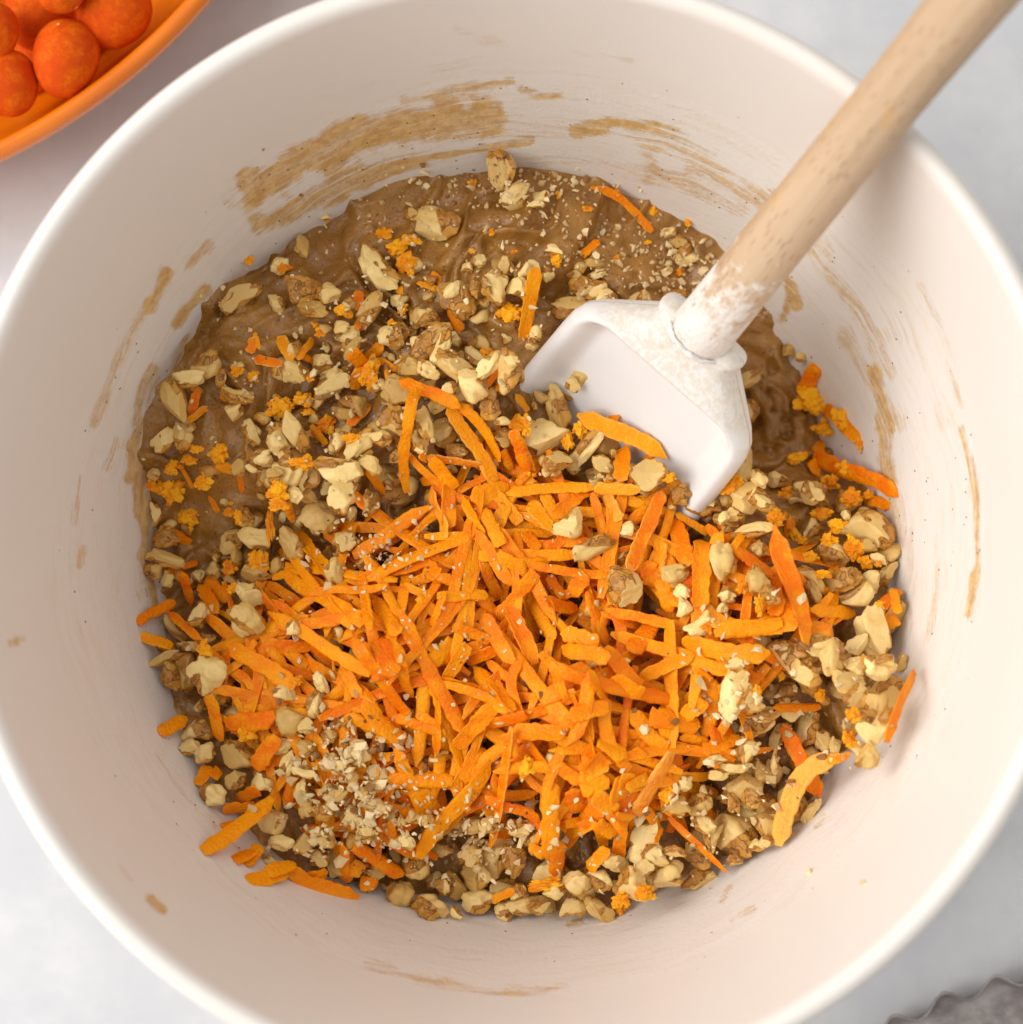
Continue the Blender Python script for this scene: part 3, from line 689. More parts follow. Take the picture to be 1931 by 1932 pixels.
# carrots: x1, y1, x2, y2, width, bend(pixels across, optional), pale(optional); first those under the nuts, then those on top
CA = dict(
 I=[(0,420,430,150,85),(70,590,660,330,75,20),(470,20,540,310,70,0,.4),(580,10,560,250,100),(660,80,780,300,80),(790,160,900,360,90),(740,300,960,600,85),(900,420,1170,470,90,-50),(1090,110,1210,270,90,0,.3),
    (1170,60,1260,230,85,0,.3),(1240,170,1450,20,90),(720,80,940,20,130),(1480,60,1540,290,60),(1090,490,1600,550,60,-20),(1110,560,890,820,90),(780,480,880,700,80,0,.2),(1000,300,1030,540,70),(1060,290,1120,400,80),
    (1200,570,1290,700,70),(1430,560,1340,680,100),(1180,700,1370,760,80,-30),(1090,720,1220,960,90),(960,780,1110,1100,100),(780,820,970,1090,95),(610,880,820,970,70),(520,690,800,690,70),(470,870,540,680,60),
    (100,640,290,650,40),(430,500,500,560,100),(30,600,60,850,70),(120,720,250,920,90),(110,1220,400,1110,50),(130,980,230,1180,130),(470,1110,600,980,110),(560,1200,690,1010,90),(700,1100,860,1030,90),
    (740,1150,930,1410,95),(830,1110,1050,1300,60),(1030,1110,1050,1460,70,-60),(1300,1010,1560,1090,100),(1290,920,1500,990,110),(1450,680,1560,980,75),(1560,1030,1760,1260,100),(1720,1030,1880,830,120),
    (1430,1200,1310,1610,85,55),(1460,1170,1560,1370,70),(1560,1350,1700,1760,80,-60),(1330,1440,1560,1390,100),(1730,1420,1931,1640,100,-20),(800,1520,1040,1440,85),(630,1630,860,1370,110),(510,1380,500,1660,60),
    (60,1350,290,1600,100,-30),(50,1500,230,1590,80),(940,1560,970,1700,90),(1000,1540,1280,1560,110),(1260,1760,1400,1860,90),(1400,1830,1570,1850,90),(1520,1600,1680,1700,110),(1600,1220,1780,1300,120),
    (1220,1130,1310,1330,60),(840,1240,980,1400,80),(250,1000,330,1310,70),(400,1450,560,1560,70),(290,820,660,1540,90,-10)],
 G=[(1300,200,1580,610,90),(830,330,1010,410,50),(1200,320,1300,520,80),(710,200,1000,200,80),(560,290,640,170,60),(470,360,620,480,60,30),
    (1220,640,1500,770,90),(1340,570,1570,780,100,-30),(1520,650,1820,760,70),(1790,560,1790,860,60),
    (1140,1440,1190,1520,90),(1490,1040,1860,1050,100),(1490,1300,1520,1460,50),
    (1420,890,1580,900,60),(1700,1100,1800,1230,70),(0,160,130,230,80),(760,10,1340,350,85)],
 H=[(580,1090,750,1250,110),(560,1130,650,1350,100),(1320,750,1500,1060,110),(1220,1080,1750,1420,100,15),(400,1000,520,960,50),(1450,1180,1510,1280,60),(1750,1050,1830,1450,70),(1400,1200,1931,1140,60)],
 E=[(320,80,340,740,85),(560,400,520,700,80,30),(390,720,540,740,70),(410,600,510,500,90),(560,690,690,700,90),(220,600,480,640,110),(530,790,720,720,80),(480,330,560,390,80),(30,1080,90,930,100),(90,1000,190,940,60),(1560,60,1640,10,100),(1140,70,1270,110,90,0,.4)],
 L=[(620,760,670,940,110),(620,520,600,720,90,0,.3),(690,390,800,640,110),(540,640,560,790,110),(1000,1060,1370,1040,100),(1360,780,1400,1060,140),(1550,940,1840,960,90),(720,340,900,450,50),(200,250,250,450,70),(280,220,350,370,80,0,.5),(900,920,980,1040,90,0,.6),(1080,550,1310,710,90)],
 M=[(480,60,340,230,110),(1090,290,1250,240,130),(1040,300,1060,420,130),(1170,340,1300,440,110,0,.3),(1000,590,1160,500,80),(1330,220,1290,380,100),(1370,290,1500,220,70),(1230,80,1130,190,110),(760,640,880,720,80),(500,340,800,490,70)],
 D=[(640,370,530,560,110),(690,620,910,840,90),(690,960,600,1040,130),(920,1190,1100,1250,80),(380,1720,370,1931,110),(650,840,640,930,90),(990,1900,1140,1780,80),(1100,1770,1140,1931,60)])
CB = dict(
 K=[(640,470,560,1160,85,-30),(900,590,1200,1100,110,15,.35),(950,560,1240,950,90,50),(525,370,940,560,100,10),(660,920,740,980,60,0,.3),(740,950,1130,1000,60,0,.45),(760,960,920,1160,110),(1370,760,1500,1060,100,0,.3),(1290,900,1350,1030,70)],
 A=[(1240,1250,1330,1340,100),(1310,1340,1270,1480,100,0,.3)],
 B=[(1300,210,1690,490,55,50,.2),(960,760,880,1140,95),(1350,545,1240,640,60)],
 C=[(590,970,650,790,70),(410,930,870,1170,100,20,.35),(640,1130,650,1300,100,0,.2),(20,1040,90,1240,80,0,.2)],
 D=[(620,920,1150,1190,110)],
 E=[(170,360,450,240,80,0,.15),(420,160,870,220,110,-30),(600,110,960,60,90),(920,545,1200,540,50),(980,650,1200,1060,95),(1345,830,945,1335,115,-110,.75),(1200,830,1390,810,40,-30),(1560,740,1745,330,60,20),(320,1180,650,1490,45,0,.2),(0,1180,120,1160,50),(240,1330,280,1240,30)],
 G=[(590,1690,850,1620,100),(580,1590,690,1440,80),(1180,1430,1230,1680,80),(1300,1690,1410,1700,100),(1240,1650,1310,1560,110),(520,1170,660,1110,90),(280,1080,360,960,90),(380,1030,430,970,70),(640,970,780,770,110),(460,700,760,630,110,-10),(490,200,860,450,110,10),(340,510,430,800,85),(20,750,230,650,90),(420,1340,540,1300,50),(500,1560,640,1480,90),(700,1640,900,1560,100),(900,1690,1100,1620,80),(440,1240,640,1200,80),(330,1480,760,1150,110,-15),(860,1610,1290,1790,110,-30),(1260,1460,1570,1640,90)],
 H=[(60,1420,380,1260,80,10),(390,1030,480,1290,90,10),(90,1510,330,1600,90),(300,1340,580,1550,70)],
 I=[(960,50,1480,10,70,20,.2),(1500,20,1760,20,80,0,.4),(1900,60,1720,500,90,0,.3)],
 L=[(870,520,860,900,110),(1335,450,1520,1140,120,10)],
 M=[(480,150,90,690,110),(900,280,880,740,110),(960,600,920,830,110),(1300,460,1420,470,60),(1180,520,1290,560,110),(1240,650,1130,810,90),(1640,80,1440,440,110,0,.55),(750,930,950,860,60),(520,1010,660,930,60)])
ZEST = dict(
 A=[(1450,510,110,90),(1530,600,120,110),(1620,550,120,70),(1590,690,120,130),(820,725,80,70),(610,685,60,60),(1180,990,90,70),(1050,1130,70,60),(1015,1075,40,40),(520,1370,90,80),(630,1400,80,80),(800,1600,150,130),(960,1550,130,100),
    (1090,1700,150,110),(980,1630,80,50),(1560,980,70,70),(1380,1390,120,200),(1000,1415,50,60),(400,1890,110,100),(270,1865,60,50),(1500,1060,60,40),(1240,1790,120,60)],
 B=[(565,200,60,80),(1105,265,40,70),(1460,250,70,60),(1285,350,60,50),(680,495,40,50),(1695,360,60,50),(1915,440,40,60),(1665,560,60,35),(1860,750,70,50),(1460,665,50,50),(1090,680,80,90),(800,1010,150,130),(820,620,40,30),(630,1250,40,50),(560,615,50,30)],
 C=[(400,1010,90,110),(60,990,110,130),(1050,1220,150,120),(330,1080,60,100),(920,1290,80,60),(1280,1330,130,120),(90,1300,110,90)],
 D=[(590,600,220,200),(790,700,130,130),(660,770,130,120),(510,950,160,90),(800,1010,100,100),(720,1110,110,110),(900,870,50,80),(460,1370,100,180),(650,1310,120,80),(760,1380,120,100),(710,1470,110,90),(540,1470,80,70),(590,1580,100,80),
    (840,1530,140,150),(930,1610,90,90),(660,1680,120,50),(850,1200,130,120),(440,1170,100,80),(350,1340,110,130),(1020,1620,50,40),(1030,1870,60,40),(160,1770,80,80),(265,1870,80,120),(950,1180,90,60)],
 E=[(550,80,70,70),(830,470,50,110),(960,360,40,60),(1190,470,70,80),(1365,580,80,80),(320,1050,100,100),(180,1620,110,90),(30,1690,80,80),(1320,700,90,80)],
 F=[(1275,350,170,60),(1690,430,80,90),(1820,390,90,90)],
 H=[(340,240,130,130),(330,420,190,200),(700,130,130,130),(480,200,140,80),(570,350,150,120),(450,630,150,170),(770,580,110,60),(830,620,70,110),(1140,430,160,150),(1010,960,160,170),(780,1010,120,110),(610,1620,120,130),(1330,220,200,120),
    (530,110,80,60),(1220,560,170,100),(1080,700,70,250),(190,390,100,80),(780,515,40,30),(800,1160,90,80),(1270,1860,90,70)],
 G=[(900,420,80,60),(600,750,120,100),(710,450,40,50)], M=[(740,160,100,140)])
PXM = KPX / 0.495          # picture units per metre at the level of the batter

# ------------------------------------------------------------------ zones of the heap, in the picture
def in_poly(px, py, poly):
    c = False; j = len(poly) - 1
    for i in range(len(poly)):
        (xi, yi), (xj, yj) = poly[i], poly[j]
        if (yi > py) != (yj > py) and px < (xj - xi) * (py - yi) / (yj - yi) + xi: c = not c
        j = i
    return c
Z_CARROT = [(640, 1010), (760, 960), (900, 900), (1080, 900), (1200, 960), (1300, 1010), (1450, 1040), (1560, 1130), (1500, 1240), (1400, 1330), (1330, 1420), (1280, 1520), (1120, 1570), (1000, 1560), (880, 1510), (760, 1520), (650, 1620), (520, 1640), (430, 1570), (420, 1440), (360, 1340), (420, 1220), (520, 1140)]
Z_NUT = [(640, 760), (820, 680), (960, 720), (1100, 800), (1200, 830), (1340, 930), (1420, 900), (1600, 930), (1680, 1020), (1690, 1200), (1660, 1320), (1560, 1440), (1440, 1560), (1300, 1640), (1150, 1700), (1000, 1710), (850, 1700), (720, 1680), (560, 1640), (470, 1590), (390, 1490), (330, 1370), (300, 1250), (300, 1160), (420, 1120), (560, 1060), (620, 980), (560, 900), (620, 830)]
HEAD = [(1240, 570), (1100, 590), (1010, 660), (1340, 935), (1415, 860), (1400, 680), (1330, 600)]

def label_zone(px, py):
    rad = math.hypot(px - 985, py - 1022)
    if in_poly(px, py, [(980, 560), (1440, 520), (1480, 900), (1340, 1000), (1010, 760)]): return 'beside the white spatula blade'
    if py < 560 + 0.18 * (px - 300) and px < 1500: return 'on bare brown batter'
    if in_poly(px, py, Z_CARROT) and rad < 520: return 'on the grated carrot heap'
    if rad > 610: return 'touching the bowl wall'
    return 'among mixed nuts and carrot'

class Joiner:
    def __init__(s): s.V = []; s.F = []; s.A = []; s.n = 0
    def add(s, V, F, A):
        s.V.append(V); s.A.append(A)
        s.F.extend([[i + s.n for i in f] for f in (F if isinstance(F, list) else F.tolist())]); s.n += len(V)

# ---- the mass under the pieces that can be told apart
rg = np.random.default_rng(5)
jc, jn = Joiner(), Joiner()
def rand_in(poly):
    xs = [p[0] for p in poly]; ys = [p[1] for p in poly]
    while True:
        x, y = rg.uniform(min(xs), max(xs)), rg.uniform(min(ys), max(ys))
        if in_poly(x, y, poly) and not in_poly(x, y, HEAD): return x, y
for k in range(300):
    x, y = rand_in(Z_NUT); p = ground_at(x, y)
    if math.hypot(x - 500, y - 1510) < 170 and rg.random() < 0.7: continue
    L = rg.uniform(0.005, 0.0095)
    v, sk = nut_shape(rg, L, L * rg.uniform(0.6, 0.95), L * rg.uniform(0.45, 0.8), int(rg.choice([0, 0, 1, 2])), ICO3)
    v = v @ rot_euler(rg.normal(0, .5), rg.normal(0, .5), rg.uniform(0, 6.3)).T
    z = settle(v, p[0], p[1], 0.0008)
    jn.add(v + [p[0], p[1], z], ICO3F, sk)
Z_LOW = [(390, 1330), (560, 1300), (740, 1450), (760, 1640), (640, 1670), (500, 1620), (410, 1520), (350, 1400)]
for k in range(510):
    x, y = rand_in(Z_LOW if k % 6 == 0 else Z_CARROT); p = ground_at(x, y)
    L = rg.uniform(0.015, 0.034); a = rg.uniform(0, np.pi); d = np.array([math.cos(a), math.sin(a)]) * L / 2
    if max(np.hypot(*(p[:2] - d)), np.hypot(*(p[:2] + d))) > 0.084: continue
    v, f, pl, c = shred(p[:2] - d, p[:2] + d, rg.uniform(0.0018, 0.0031), rg.normal(0, 0.0012), rg, rg.choice([0, 0, 0, .2]), nl=14, nc=8, stiff=0.65)
    jc.add(v, f, pl)

Z_MID = [(300, 900), (300, 760), (420, 640), (560, 600), (700, 540), (860, 480), (1060, 520), (1000, 640), (1080, 760), (1180, 800), (1330, 930), (1330, 1010), (1180, 940), (1000, 880), (860, 880), (740, 960), (600, 1020), (480, 1120), (330, 1180), (290, 1060)]
for k in range(260):
    x, y = rand_in(Z_MID) if k % 4 else rand_in(Z_NUT)
    if x < 470 and rg.random() < 0.55: continue
    p = ground_at(x, y)
    L = rg.uniform(0.0020, 0.0056)
    v, sk = nut_shape(rg, L, L * rg.uniform(0.5, 0.95), L * rg.uniform(0.45, 0.8), int(rg.choice([0, 0, 1, 2])), ICO2)
    v = v @ rot_euler(rg.normal(0, .5), rg.normal(0, .5), rg.uniform(0, 6.3)).T
    z = settle(v, p[0], p[1], 0.0004)
    jn.add(v + [p[0], p[1], z], ICO2F, sk)
for k in range(42):
    x, y = rand_in(Z_MID); p = ground_at(x, y)
    L = rg.uniform(0.003, 0.008); a = rg.uniform(0, np.pi); d = np.array([math.cos(a), math.sin(a)]) * L / 2
    v, f, pl, c = shred(p[:2] - d, p[:2] + d, rg.uniform(0.0012, 0.0028), 0.0, rg, rg.choice([0, 0, .3]), nl=8, nc=8, stiff=0.5)
    jc.add(v, f, pl)

carrot_n = nut_n = 0
def carrot_obj(v, f, pl, c, label):
    global carrot_n
    o = link('carrot_shred', mesh_from('carrot_shred', v - c, f, M['carrot'], attrs=dict(pale=pl), sharp=42), c)
    tag(o, label, 'carrot shred', 'grated carrot shreds in the bowl'); carrot_n += 1
    return o
def shape_word(L, w, b):
    a = 'long' if L > 130 else 'longish' if L > 95 else 'short' if L < 55 else 'medium'
    c = 'broad' if w > 33 else 'narrow' if w < 23 else 'even-width'
    return f"{a} {c} {'curved' if abs(b) > 0.07 * L else 'straight'}"
UNIQUE_C = {('E', 1345, 830): 'wide curved pale orange carrot shred lying along the clean bowl wall', ('B', 1300, 210): 'long thin curled carrot shred alone on smooth batter near the wall',
            ('B', 960, 760): 'straight orange carrot shred on batter between walnut pieces above the spatula blade', ('C', 590, 970): 'short carrot stub standing upright against the white spatula face',
            ('C', 410, 930): 'peach and orange carrot shred lying in front of the spatula face', ('D', 620, 920): 'broad orange carrot shred poking onto the bowl wall beside orange zest',
            ('E', 320, 1180): 'very thin carrot thread across walnut pieces next to the bowl wall', ('E', 1560, 740): 'narrow carrot shred standing against the bowl wall behind walnut pieces',
            ('K', 640, 470): 'long upright-lying carrot shred crossing walnut chunks above the carrot heap', ('K', 525, 370): 'carrot shred bridging two walnut chunks with its pointed tip free',
            ('G', 330, 1480): 'wide carrot shred reaching out onto the bowl wall beside the crumbly nuts', ('G', 860, 1610): 'wide curved carrot shred resting on the bowl wall below the crumbly nuts',
            ('H', 60, 1420): 'thin carrot shred with its end touching the smeared bowl wall', ('I', 290, 820): 'longest straight carrot shred lying over the carrot heap',
            ('M', 1640, 80): 'pale ribbed carrot shred at the edge of the carrot heap by walnuts', ('L', 1335, 450): 'long straight carrot shred pointing at the zest beside the walnuts',
            ('L', 870, 520): 'short wide carrot shred lying beside a flat cream walnut slab'}
def carrots(tab, stiff):
    for vw, rows in tab.items():
        for r_ in rows:
            x1, y1, x2, y2, w = r_[:5]; bd = r_[5] if len(r_) > 5 else 0; pl = r_[6] if len(r_) > 6 else 0.0
            a = vpx(vw, x1, y1); b = vpx(vw, x2, y2)
            zc = ground_at((a[0] + b[0]) / 2, (a[1] + b[1]) / 2)[2]
            za, zb_ = (float(np.clip(ground_at(*q_)[2], zc - 0.006, zc + 0.014)) for q_ in (a, b))
            pa, pb = at(*a, za + 0.001), at(*b, zb_ + 0.001)
            if math.hypot(*(((pa + pb) / 2)[:2])) < 0.07: pa, pb = pa + (pa - pb) * 0.06, pb + (pb - pa) * 0.06
            s_ = 1.0 / PXM
            v, f, p_, c = shred(pa, pb, vlen(vw, w) * s_ * 1.0, vlen(vw, bd) * s_, rg, pl, stiff=stiff, roll=rg.normal(0, 0.28))
            mx, my = (a[0] + b[0]) / 2, (a[1] + b[1]) / 2
            Lp = math.hypot(a[0] - b[0], a[1] - b[1])
            size = shape_word(Lp, vlen(vw, w), vlen(vw, bd))
            tone = 'pale peach-edged' if pl > 0.25 else 'bright orange'
            carrot_obj(v, f, p_, c, UNIQUE_C.get((vw, x1, y1), f'{size} {tone} carrot shred {label_zone(mx, my)}'))
# a few more loose shreds on the carrot heap so that it reads as deep
for k in range(110):
    x, y = rand_in(Z_CARROT)
    if math.hypot((x - 1000) / 420, (y - 1220) / 330) > 1 or carrot_n > 62: continue
    p = ground_at(x, y)
    L = rg.uniform(0.017, 0.034); a = rg.uniform(0, np.pi); d = np.array([math.cos(a), math.sin(a)]) * L / 2
    if max(np.hypot(*(p[:2] - d)), np.hypot(*(p[:2] + d))) > 0.078: continue
    w_, bd_ = rg.uniform(0.0019, 0.0033), rg.normal(0, 0.0012)
    v, f, pl, c = shred(p[:2] - d, p[:2] + d, w_, bd_, rg, rg.choice([0, 0, 0, .3]), stiff=0.8)
    carrot_obj(v, f, pl, c, f'{shape_word(L * PXM, w_ * PXM, bd_ * PXM)} orange carrot shred half buried in the carrot heap')
carrots(CA, 0.85)
UNIQUE_N = {('A', 1760, 445): 'largest pale angular walnut chunk alone on smooth batter', ('A', 1400, 720): 'long pale walnut wedge with ragged end on smooth batter beside zest',
            ('A', 925, 865): 'dark brown veined walnut skin piece with pale lobes beside it on batter', ('B', 730, 120): 'tall pale walnut sliver leaning on the bowl wall above the batter',
            ('B', 835, 280): 'flat pale oval walnut piece on smooth batter near the wall', ('A', 550, 905): 'curved walnut slice with brown skin underneath at the batter edge by the wall',
            ('L', 380, 780): 'dark skinned walnut lump with two pale ends on top of the carrot heap', ('L', 1010, 640): 'flat cream rectangular walnut slab next to a wide carrot shred',
            ('E', 690, 460): 'long knobbly cream walnut piece lying on the carrot heap edge', ('E', 690, 1270): 'large cream walnut wedge with one brown corner near the bowl wall',
            ('E', 190, 1270): 'long cream walnut piece with ragged edge beside the pale ribbed carrot', ('D', 960, 1400): 'large tan walnut lump touching the bowl wall beside yellow zest',
            ('A', 160, 1570): 'wavy bone-shaped cream walnut piece at the shaded batter edge', ('C', 270, 890): 'upright cream walnut arch with brown inner skin beside the batter ridge',
            ('C', 190, 1070): 'crumbly broad cream walnut chunk below the walnut arch', ('B', 570, 1480): 'bright cream walnut chunk at the tip of the bridging carrot shred',
            ('H', 1470, 620): 'big greenish-cream faceted walnut chunk above the carrot heap edge', ('E', 1500, 130): 'big blocky cream walnut piece with brown ribs near the bowl wall'}
for vw, rows in NUTS.items():
    for (x, y, l, w, an, skn) in rows:
        px, py = vpx(vw, x, y)
        g0 = ground_at(px, py)
        s_ = 1.0 / (KPX / (0.55 - g0[2]))
        L, Wd = vlen(vw, l) * s_ * 1.14, vlen(vw, w) * s_ * 1.18
        T = min(L, Wd) * rg.uniform(0.65, 0.95)
        p = at(px, py, g0[2] + T * 0.35)
        v, sk = nut_shape(rg, L, Wd, T, skn)
        v = v @ rot_euler(rg.normal(0, .22), rg.normal(0, .18), -math.radians(an)).T
        onb = py < 560 + 0.18 * (px - 300)
        z = settle(v, p[0], p[1], T * (0.22 if onb else 0.08), 90)
        me = mesh_from('walnut_piece', v, ICO4F, M['walnut'], attrs=dict(skin=sk), sharp=48)
        o = link('walnut_piece', me, (p[0], p[1], z)); nut_n += 1
        mm = L * 1000
        size = 'large' if mm > 10.5 else 'small' if mm < 6.5 else 'medium'
        form = 'elongated' if L > 1.7 * Wd else 'roundish' if L < 1.2 * Wd else 'oblong'
        tone = ('cream', 'half brown-skinned', 'dark brown-skinned')[skn]
        tag(o, UNIQUE_N.get((vw, x, y), f'{size} {form} {tone} walnut piece {label_zone(px, py)}'), 'walnut piece', 'chopped walnut pieces in the bowl')
carrots(CB, 0.75)
tag(link('carrot_shred_mass', mesh_from('carrot_shred_mass', np.vstack(jc.V), jc.F, M['carrot'], attrs=dict(pale=np.concatenate(jc.A)), sharp=42)),
    'mass of grated carrot making up the lower layers of the heap', 'grated carrot', kind='stuff')
tag(link('walnut_mass', mesh_from('walnut_mass', np.vstack(jn.V), jn.F, M['walnut'], attrs=dict(skin=np.concatenate(jn.A)), sharp=48)),
    'mass of chopped walnuts making up the lower layers of the heap', 'chopped walnuts', kind='stuff')

# ---- zest
for vw, rows in ZEST.items():
    for (x, y, w, h) in rows:
        px, py = vpx(vw, x, y); p = ground_at(px, py); s_ = 1.0 / PXM
        Wd, Hd = vlen(vw, w) * s_ * 1.02, vlen(vw, h) * s_ * 1.02
        zv, zf, nz = [], [], 0
        for b_ in range(1 + int(rg.integers(4, 9))):
            base_, bf_ = (ICO4, ICO4F) if b_ == 0 else (ICO3, ICO3F)
            k_ = 0.40 if b_ == 0 else rg.uniform(0.10, 0.24)
            o_ = rg.uniform(0, 90, 3)
            sv = base_ * (1 + 0.75 * fbm(base_ * 1.7 + o_, 2, 91) + 0.38 * fbm(base_ * 5.0 + o_, 3, 92)).clip(0.25, 2)[:, None] * [k_, k_ * rg.uniform(0.7, 1), k_ * 0.6]
            ar = rg.uniform(0, 6.3); rr_ = rg.uniform(0.25, 0.46) * (b_ > 0)
            zf += (bf_ + nz).tolist(); nz += len(base_)
            zv.append(sv @ rot_euler(0, 0, ar).T + [rr_ * math.cos(ar), rr_ * math.sin(ar), rg.uniform(-0.08, 0.05) * (b_ > 0)])
        v = np.vstack(zv) * [Wd, Hd, min(Wd, Hd)]
        z = settle(v, p[0], p[1], min(Wd, Hd) * 0.12, 85)
        o = link('orange_zest_clump', mesh_from('orange_zest_clump', v, zf, M['zest'], sharp=50), (p[0], p[1], z))
        size = 'large' if max(Wd, Hd) > 0.0058 else 'small' if max(Wd, Hd) < 0.0034 else 'medium'
        tag(o, f'{size} crumbly yellow-orange zest clump {label_zone(px, py)}', 'zest clump', 'clumps of orange zest in the bowl')

# ---- crumbs of nut
jk = Joiner()
def crumbs(n_, cx, cy, sx, sy, lo, hi):
    for _ in range(n_):
        px, py = rg.normal(cx, sx), rg.normal(cy, sy)
        if in_poly(px, py, HEAD): continue
        p = ground_at(px, py)
        if p[2] > bowl_z(math.hypot(p[0], p[1])) + 0.0005 or rg.random() < 0.15:
            s_ = rg.uniform(lo, hi) * (0.5 + rg.random() ** 2)
            v = ICO1 * (1 + 0.4 * rg.normal(size=(len(ICO1), 1))).clip(0.4, 1.7) * [s_, s_ * rg.uniform(0.4, 0.9), s_ * rg.uniform(0.25, 0.6)]
            v = v @ rot_euler(rg.normal(0, .5), rg.normal(0, .5), rg.uniform(0, 6.3)).T
            jk.add(v + [p[0], p[1], float(hm(p[0], p[1])) + s_ * 0.15], ICO1F, np.zeros(len(v)))
crumbs(260, 960, 380, 190, 45, 0.0003, 0.0009); crumbs(240, 1190, 500, 90, 50, 0.0003, 0.0010); crumbs(90, 1290, 520, 40, 40, 0.0004, 0.0012)
crumbs(380, 670, 1480, 70, 70, 0.0004, 0.0014); crumbs(240, 860, 1570, 130, 40, 0.0004, 0.0012); crumbs(150, 720, 1040, 60, 40, 0.0003, 0.0009)
crumbs(260, 880, 1180, 200, 140, 0.0003, 0.0008); crumbs(200, 600, 700, 160, 140, 0.0003, 0.0008); crumbs(170, 1420, 1340, 90, 90, 0.0004, 0.0012)
crumbs(120, 1300, 1560, 120, 60, 0.0004, 0.0012); crumbs(120, 780, 560, 160, 60, 0.0003, 0.0008); crumbs(90, 1010, 340, 120, 14, 0.0004, 0.0010)
tag(link('walnut_crumbs', mesh_from('walnut_crumbs', np.vstack(jk.V), jk.F, M['crumb'], smooth=False)), 'fine pale walnut crumbs scattered over batter and carrot', 'crumbs', kind='stuff')
print('carrots', carrot_n, 'nuts', nut_n, 'heap top', HM[RR < 0.08].max())

# ------------------------------------------------------------------ the spatula
O = at(1318, 634, 0.079)
Q = at(1677, 190, 0.1298)
ax = (Q - O) / np.linalg.norm(Q - O)
wv = np.cross(ax, [0, 0, 1.0]); wv /= np.linalg.norm(wv)
nv = np.cross(wv, ax)
sp = bpy.data.objects.new('spatula', None); COL.objects.link(sp)
sp.matrix_world = Matrix(((wv[0], -nv[0], ax[0], O[0]), (wv[1], -nv[1], ax[1], O[1]), (wv[2], -nv[2], ax[2], O[2]), (0, 0, 0, 1)))
sp.empty_display_size = 0.02
tag(sp, 'white silicone spoon spatula with pale wooden handle standing in the batter', 'spatula')
# local frame: x across the blade, y away from its face, z up the handle
hp = [(0, -1.8), (3.5, -1.8), (5.9, -1.5), (6.9, -0.4), (7.15, 1.5), (7.0, 10), (6.8, 35), (6.6, 60), (6.6, 78), (7.2, 100), (8.3, 125), (8.9, 150), (8.8, 175), (8.0, 192), (6.0, 199), (3.0, 201.5), (0, 202)]
hc = curve(np.array(hp) / 1000, 70)
na = 48; aa = np.linspace(0, 2 * np.pi, na, endpoint=False)
V = np.stack([hc[:, None, 0] * np.cos(aa), hc[:, None, 0] * np.sin(aa), np.repeat(hc[:, 1:2], na, 1)], -1).reshape(-1, 3)
link('handle', mesh_from('handle', V, grid_faces(len(hc), na, True), M['wood']), parent=sp)
# the blade: a scoop with a thick shoulder and a lip, l measured down from the socket
ls = np.concatenate([np.linspace(-2.2, 3, 14), np.linspace(3.5, 20, 40), np.linspace(20.6, 76, 60)])
hw = np.interp(ls, [-2.2, -1.6, -0.8, 0.3, 1.4, 2.6, 12.0, 14.5, 17.5, 22, 40, 58, 68, 73, 76], [9.0, 10.6, 11.6, 11.8, 10.9, 11.4, 22.6, 24.7, 25.8, 26.2, 27, 26.5, 22, 15, 3])
us = np.sin(np.linspace(-np.pi / 2, np.pi / 2, 81))
LL, UU = np.meshgrid(ls, us, indexing='ij'); HWg = hw[:, None]
XX = UU * HWg
sho = np.interp(LL, [-2.2, -1, 0, 4, 10, 14], [1.5, 2.6, 3.2, 4.4, 5.3, 5.6]) * (1 - 0.35 * np.abs(UU) ** 2.2)
bl = -1.2 + 5.0 * sstep(0.66, 0.93, np.abs(UU)) + 0.8 * np.abs(UU) - 0.02 * (LL - 14)
tt = sstep(11.2, 15.6, LL + 1.2 * (1 - UU ** 2) - 3.4 * sstep(0.72, 1.0, np.abs(UU)))
fr = sho * (1 - tt) + bl * tt
lipr = 0.7 * np.exp(-((LL - 11.2 + 1.2 * (1 - UU ** 2)) / 2.0) ** 2) * sstep(1.0, 0.8, np.abs(UU))
fr = fr + lipr
bk = np.interp(LL, [-2.2, 0, 10, 20, 60, 76], [-4.5, -7.8, -7.0, -5.6, -3.2, -0.8])
mid = (fr + bk) / 2
rd = (1 - np.abs(UU) ** 9)
fr2 = mid + (fr - mid) * np.sqrt(np.clip(rd, 0, 1)); bk2 = mid + (bk - mid) * np.sqrt(np.clip(rd, 0, 1))
er = np.interp(LL, [-2.2, -1.6, 74, 76], [0.3, 1, 1, 0.3])
fr2 = mid + (fr2 - mid) * er; bk2 = mid + (bk2 - mid) * er
def lay(n_): return np.stack([XX, -n_, -LL], -1).reshape(-1, 3) / 1000
nl_, nu_ = LL.shape
Vh = np.vstack([lay(fr2), lay(bk2)])
Ff = grid_faces(nl_, nu_).tolist(); Fb = [f[::-1] for f in grid_faces(nl_, nu_, base=nl_ * nu_).tolist()]
off = nl_ * nu_
brd = [(i, 0) for i in range(nl_)] + [(nl_ - 1, j) for j in range(1, nu_)] + [(i, nu_ - 1) for i in range(nl_ - 2, -1, -1)] + [(0, j) for j in range(nu_ - 2, 0, -1)]
bi = [i * nu_ + j for i, j in brd]
Fs = [[bi[k], bi[(k + 1) % len(bi)], bi[(k + 1) % len(bi)] + off, bi[k] + off] for k in range(len(bi))]
dust = np.concatenate([((1 - tt) * sstep(14, 9, LL)).ravel(), np.full(off, 0.3)])
hd = link('blade', mesh_from('blade', Vh, Ff + Fb + Fs, M['sil'], attrs=dict(dust=dust)), parent=sp)
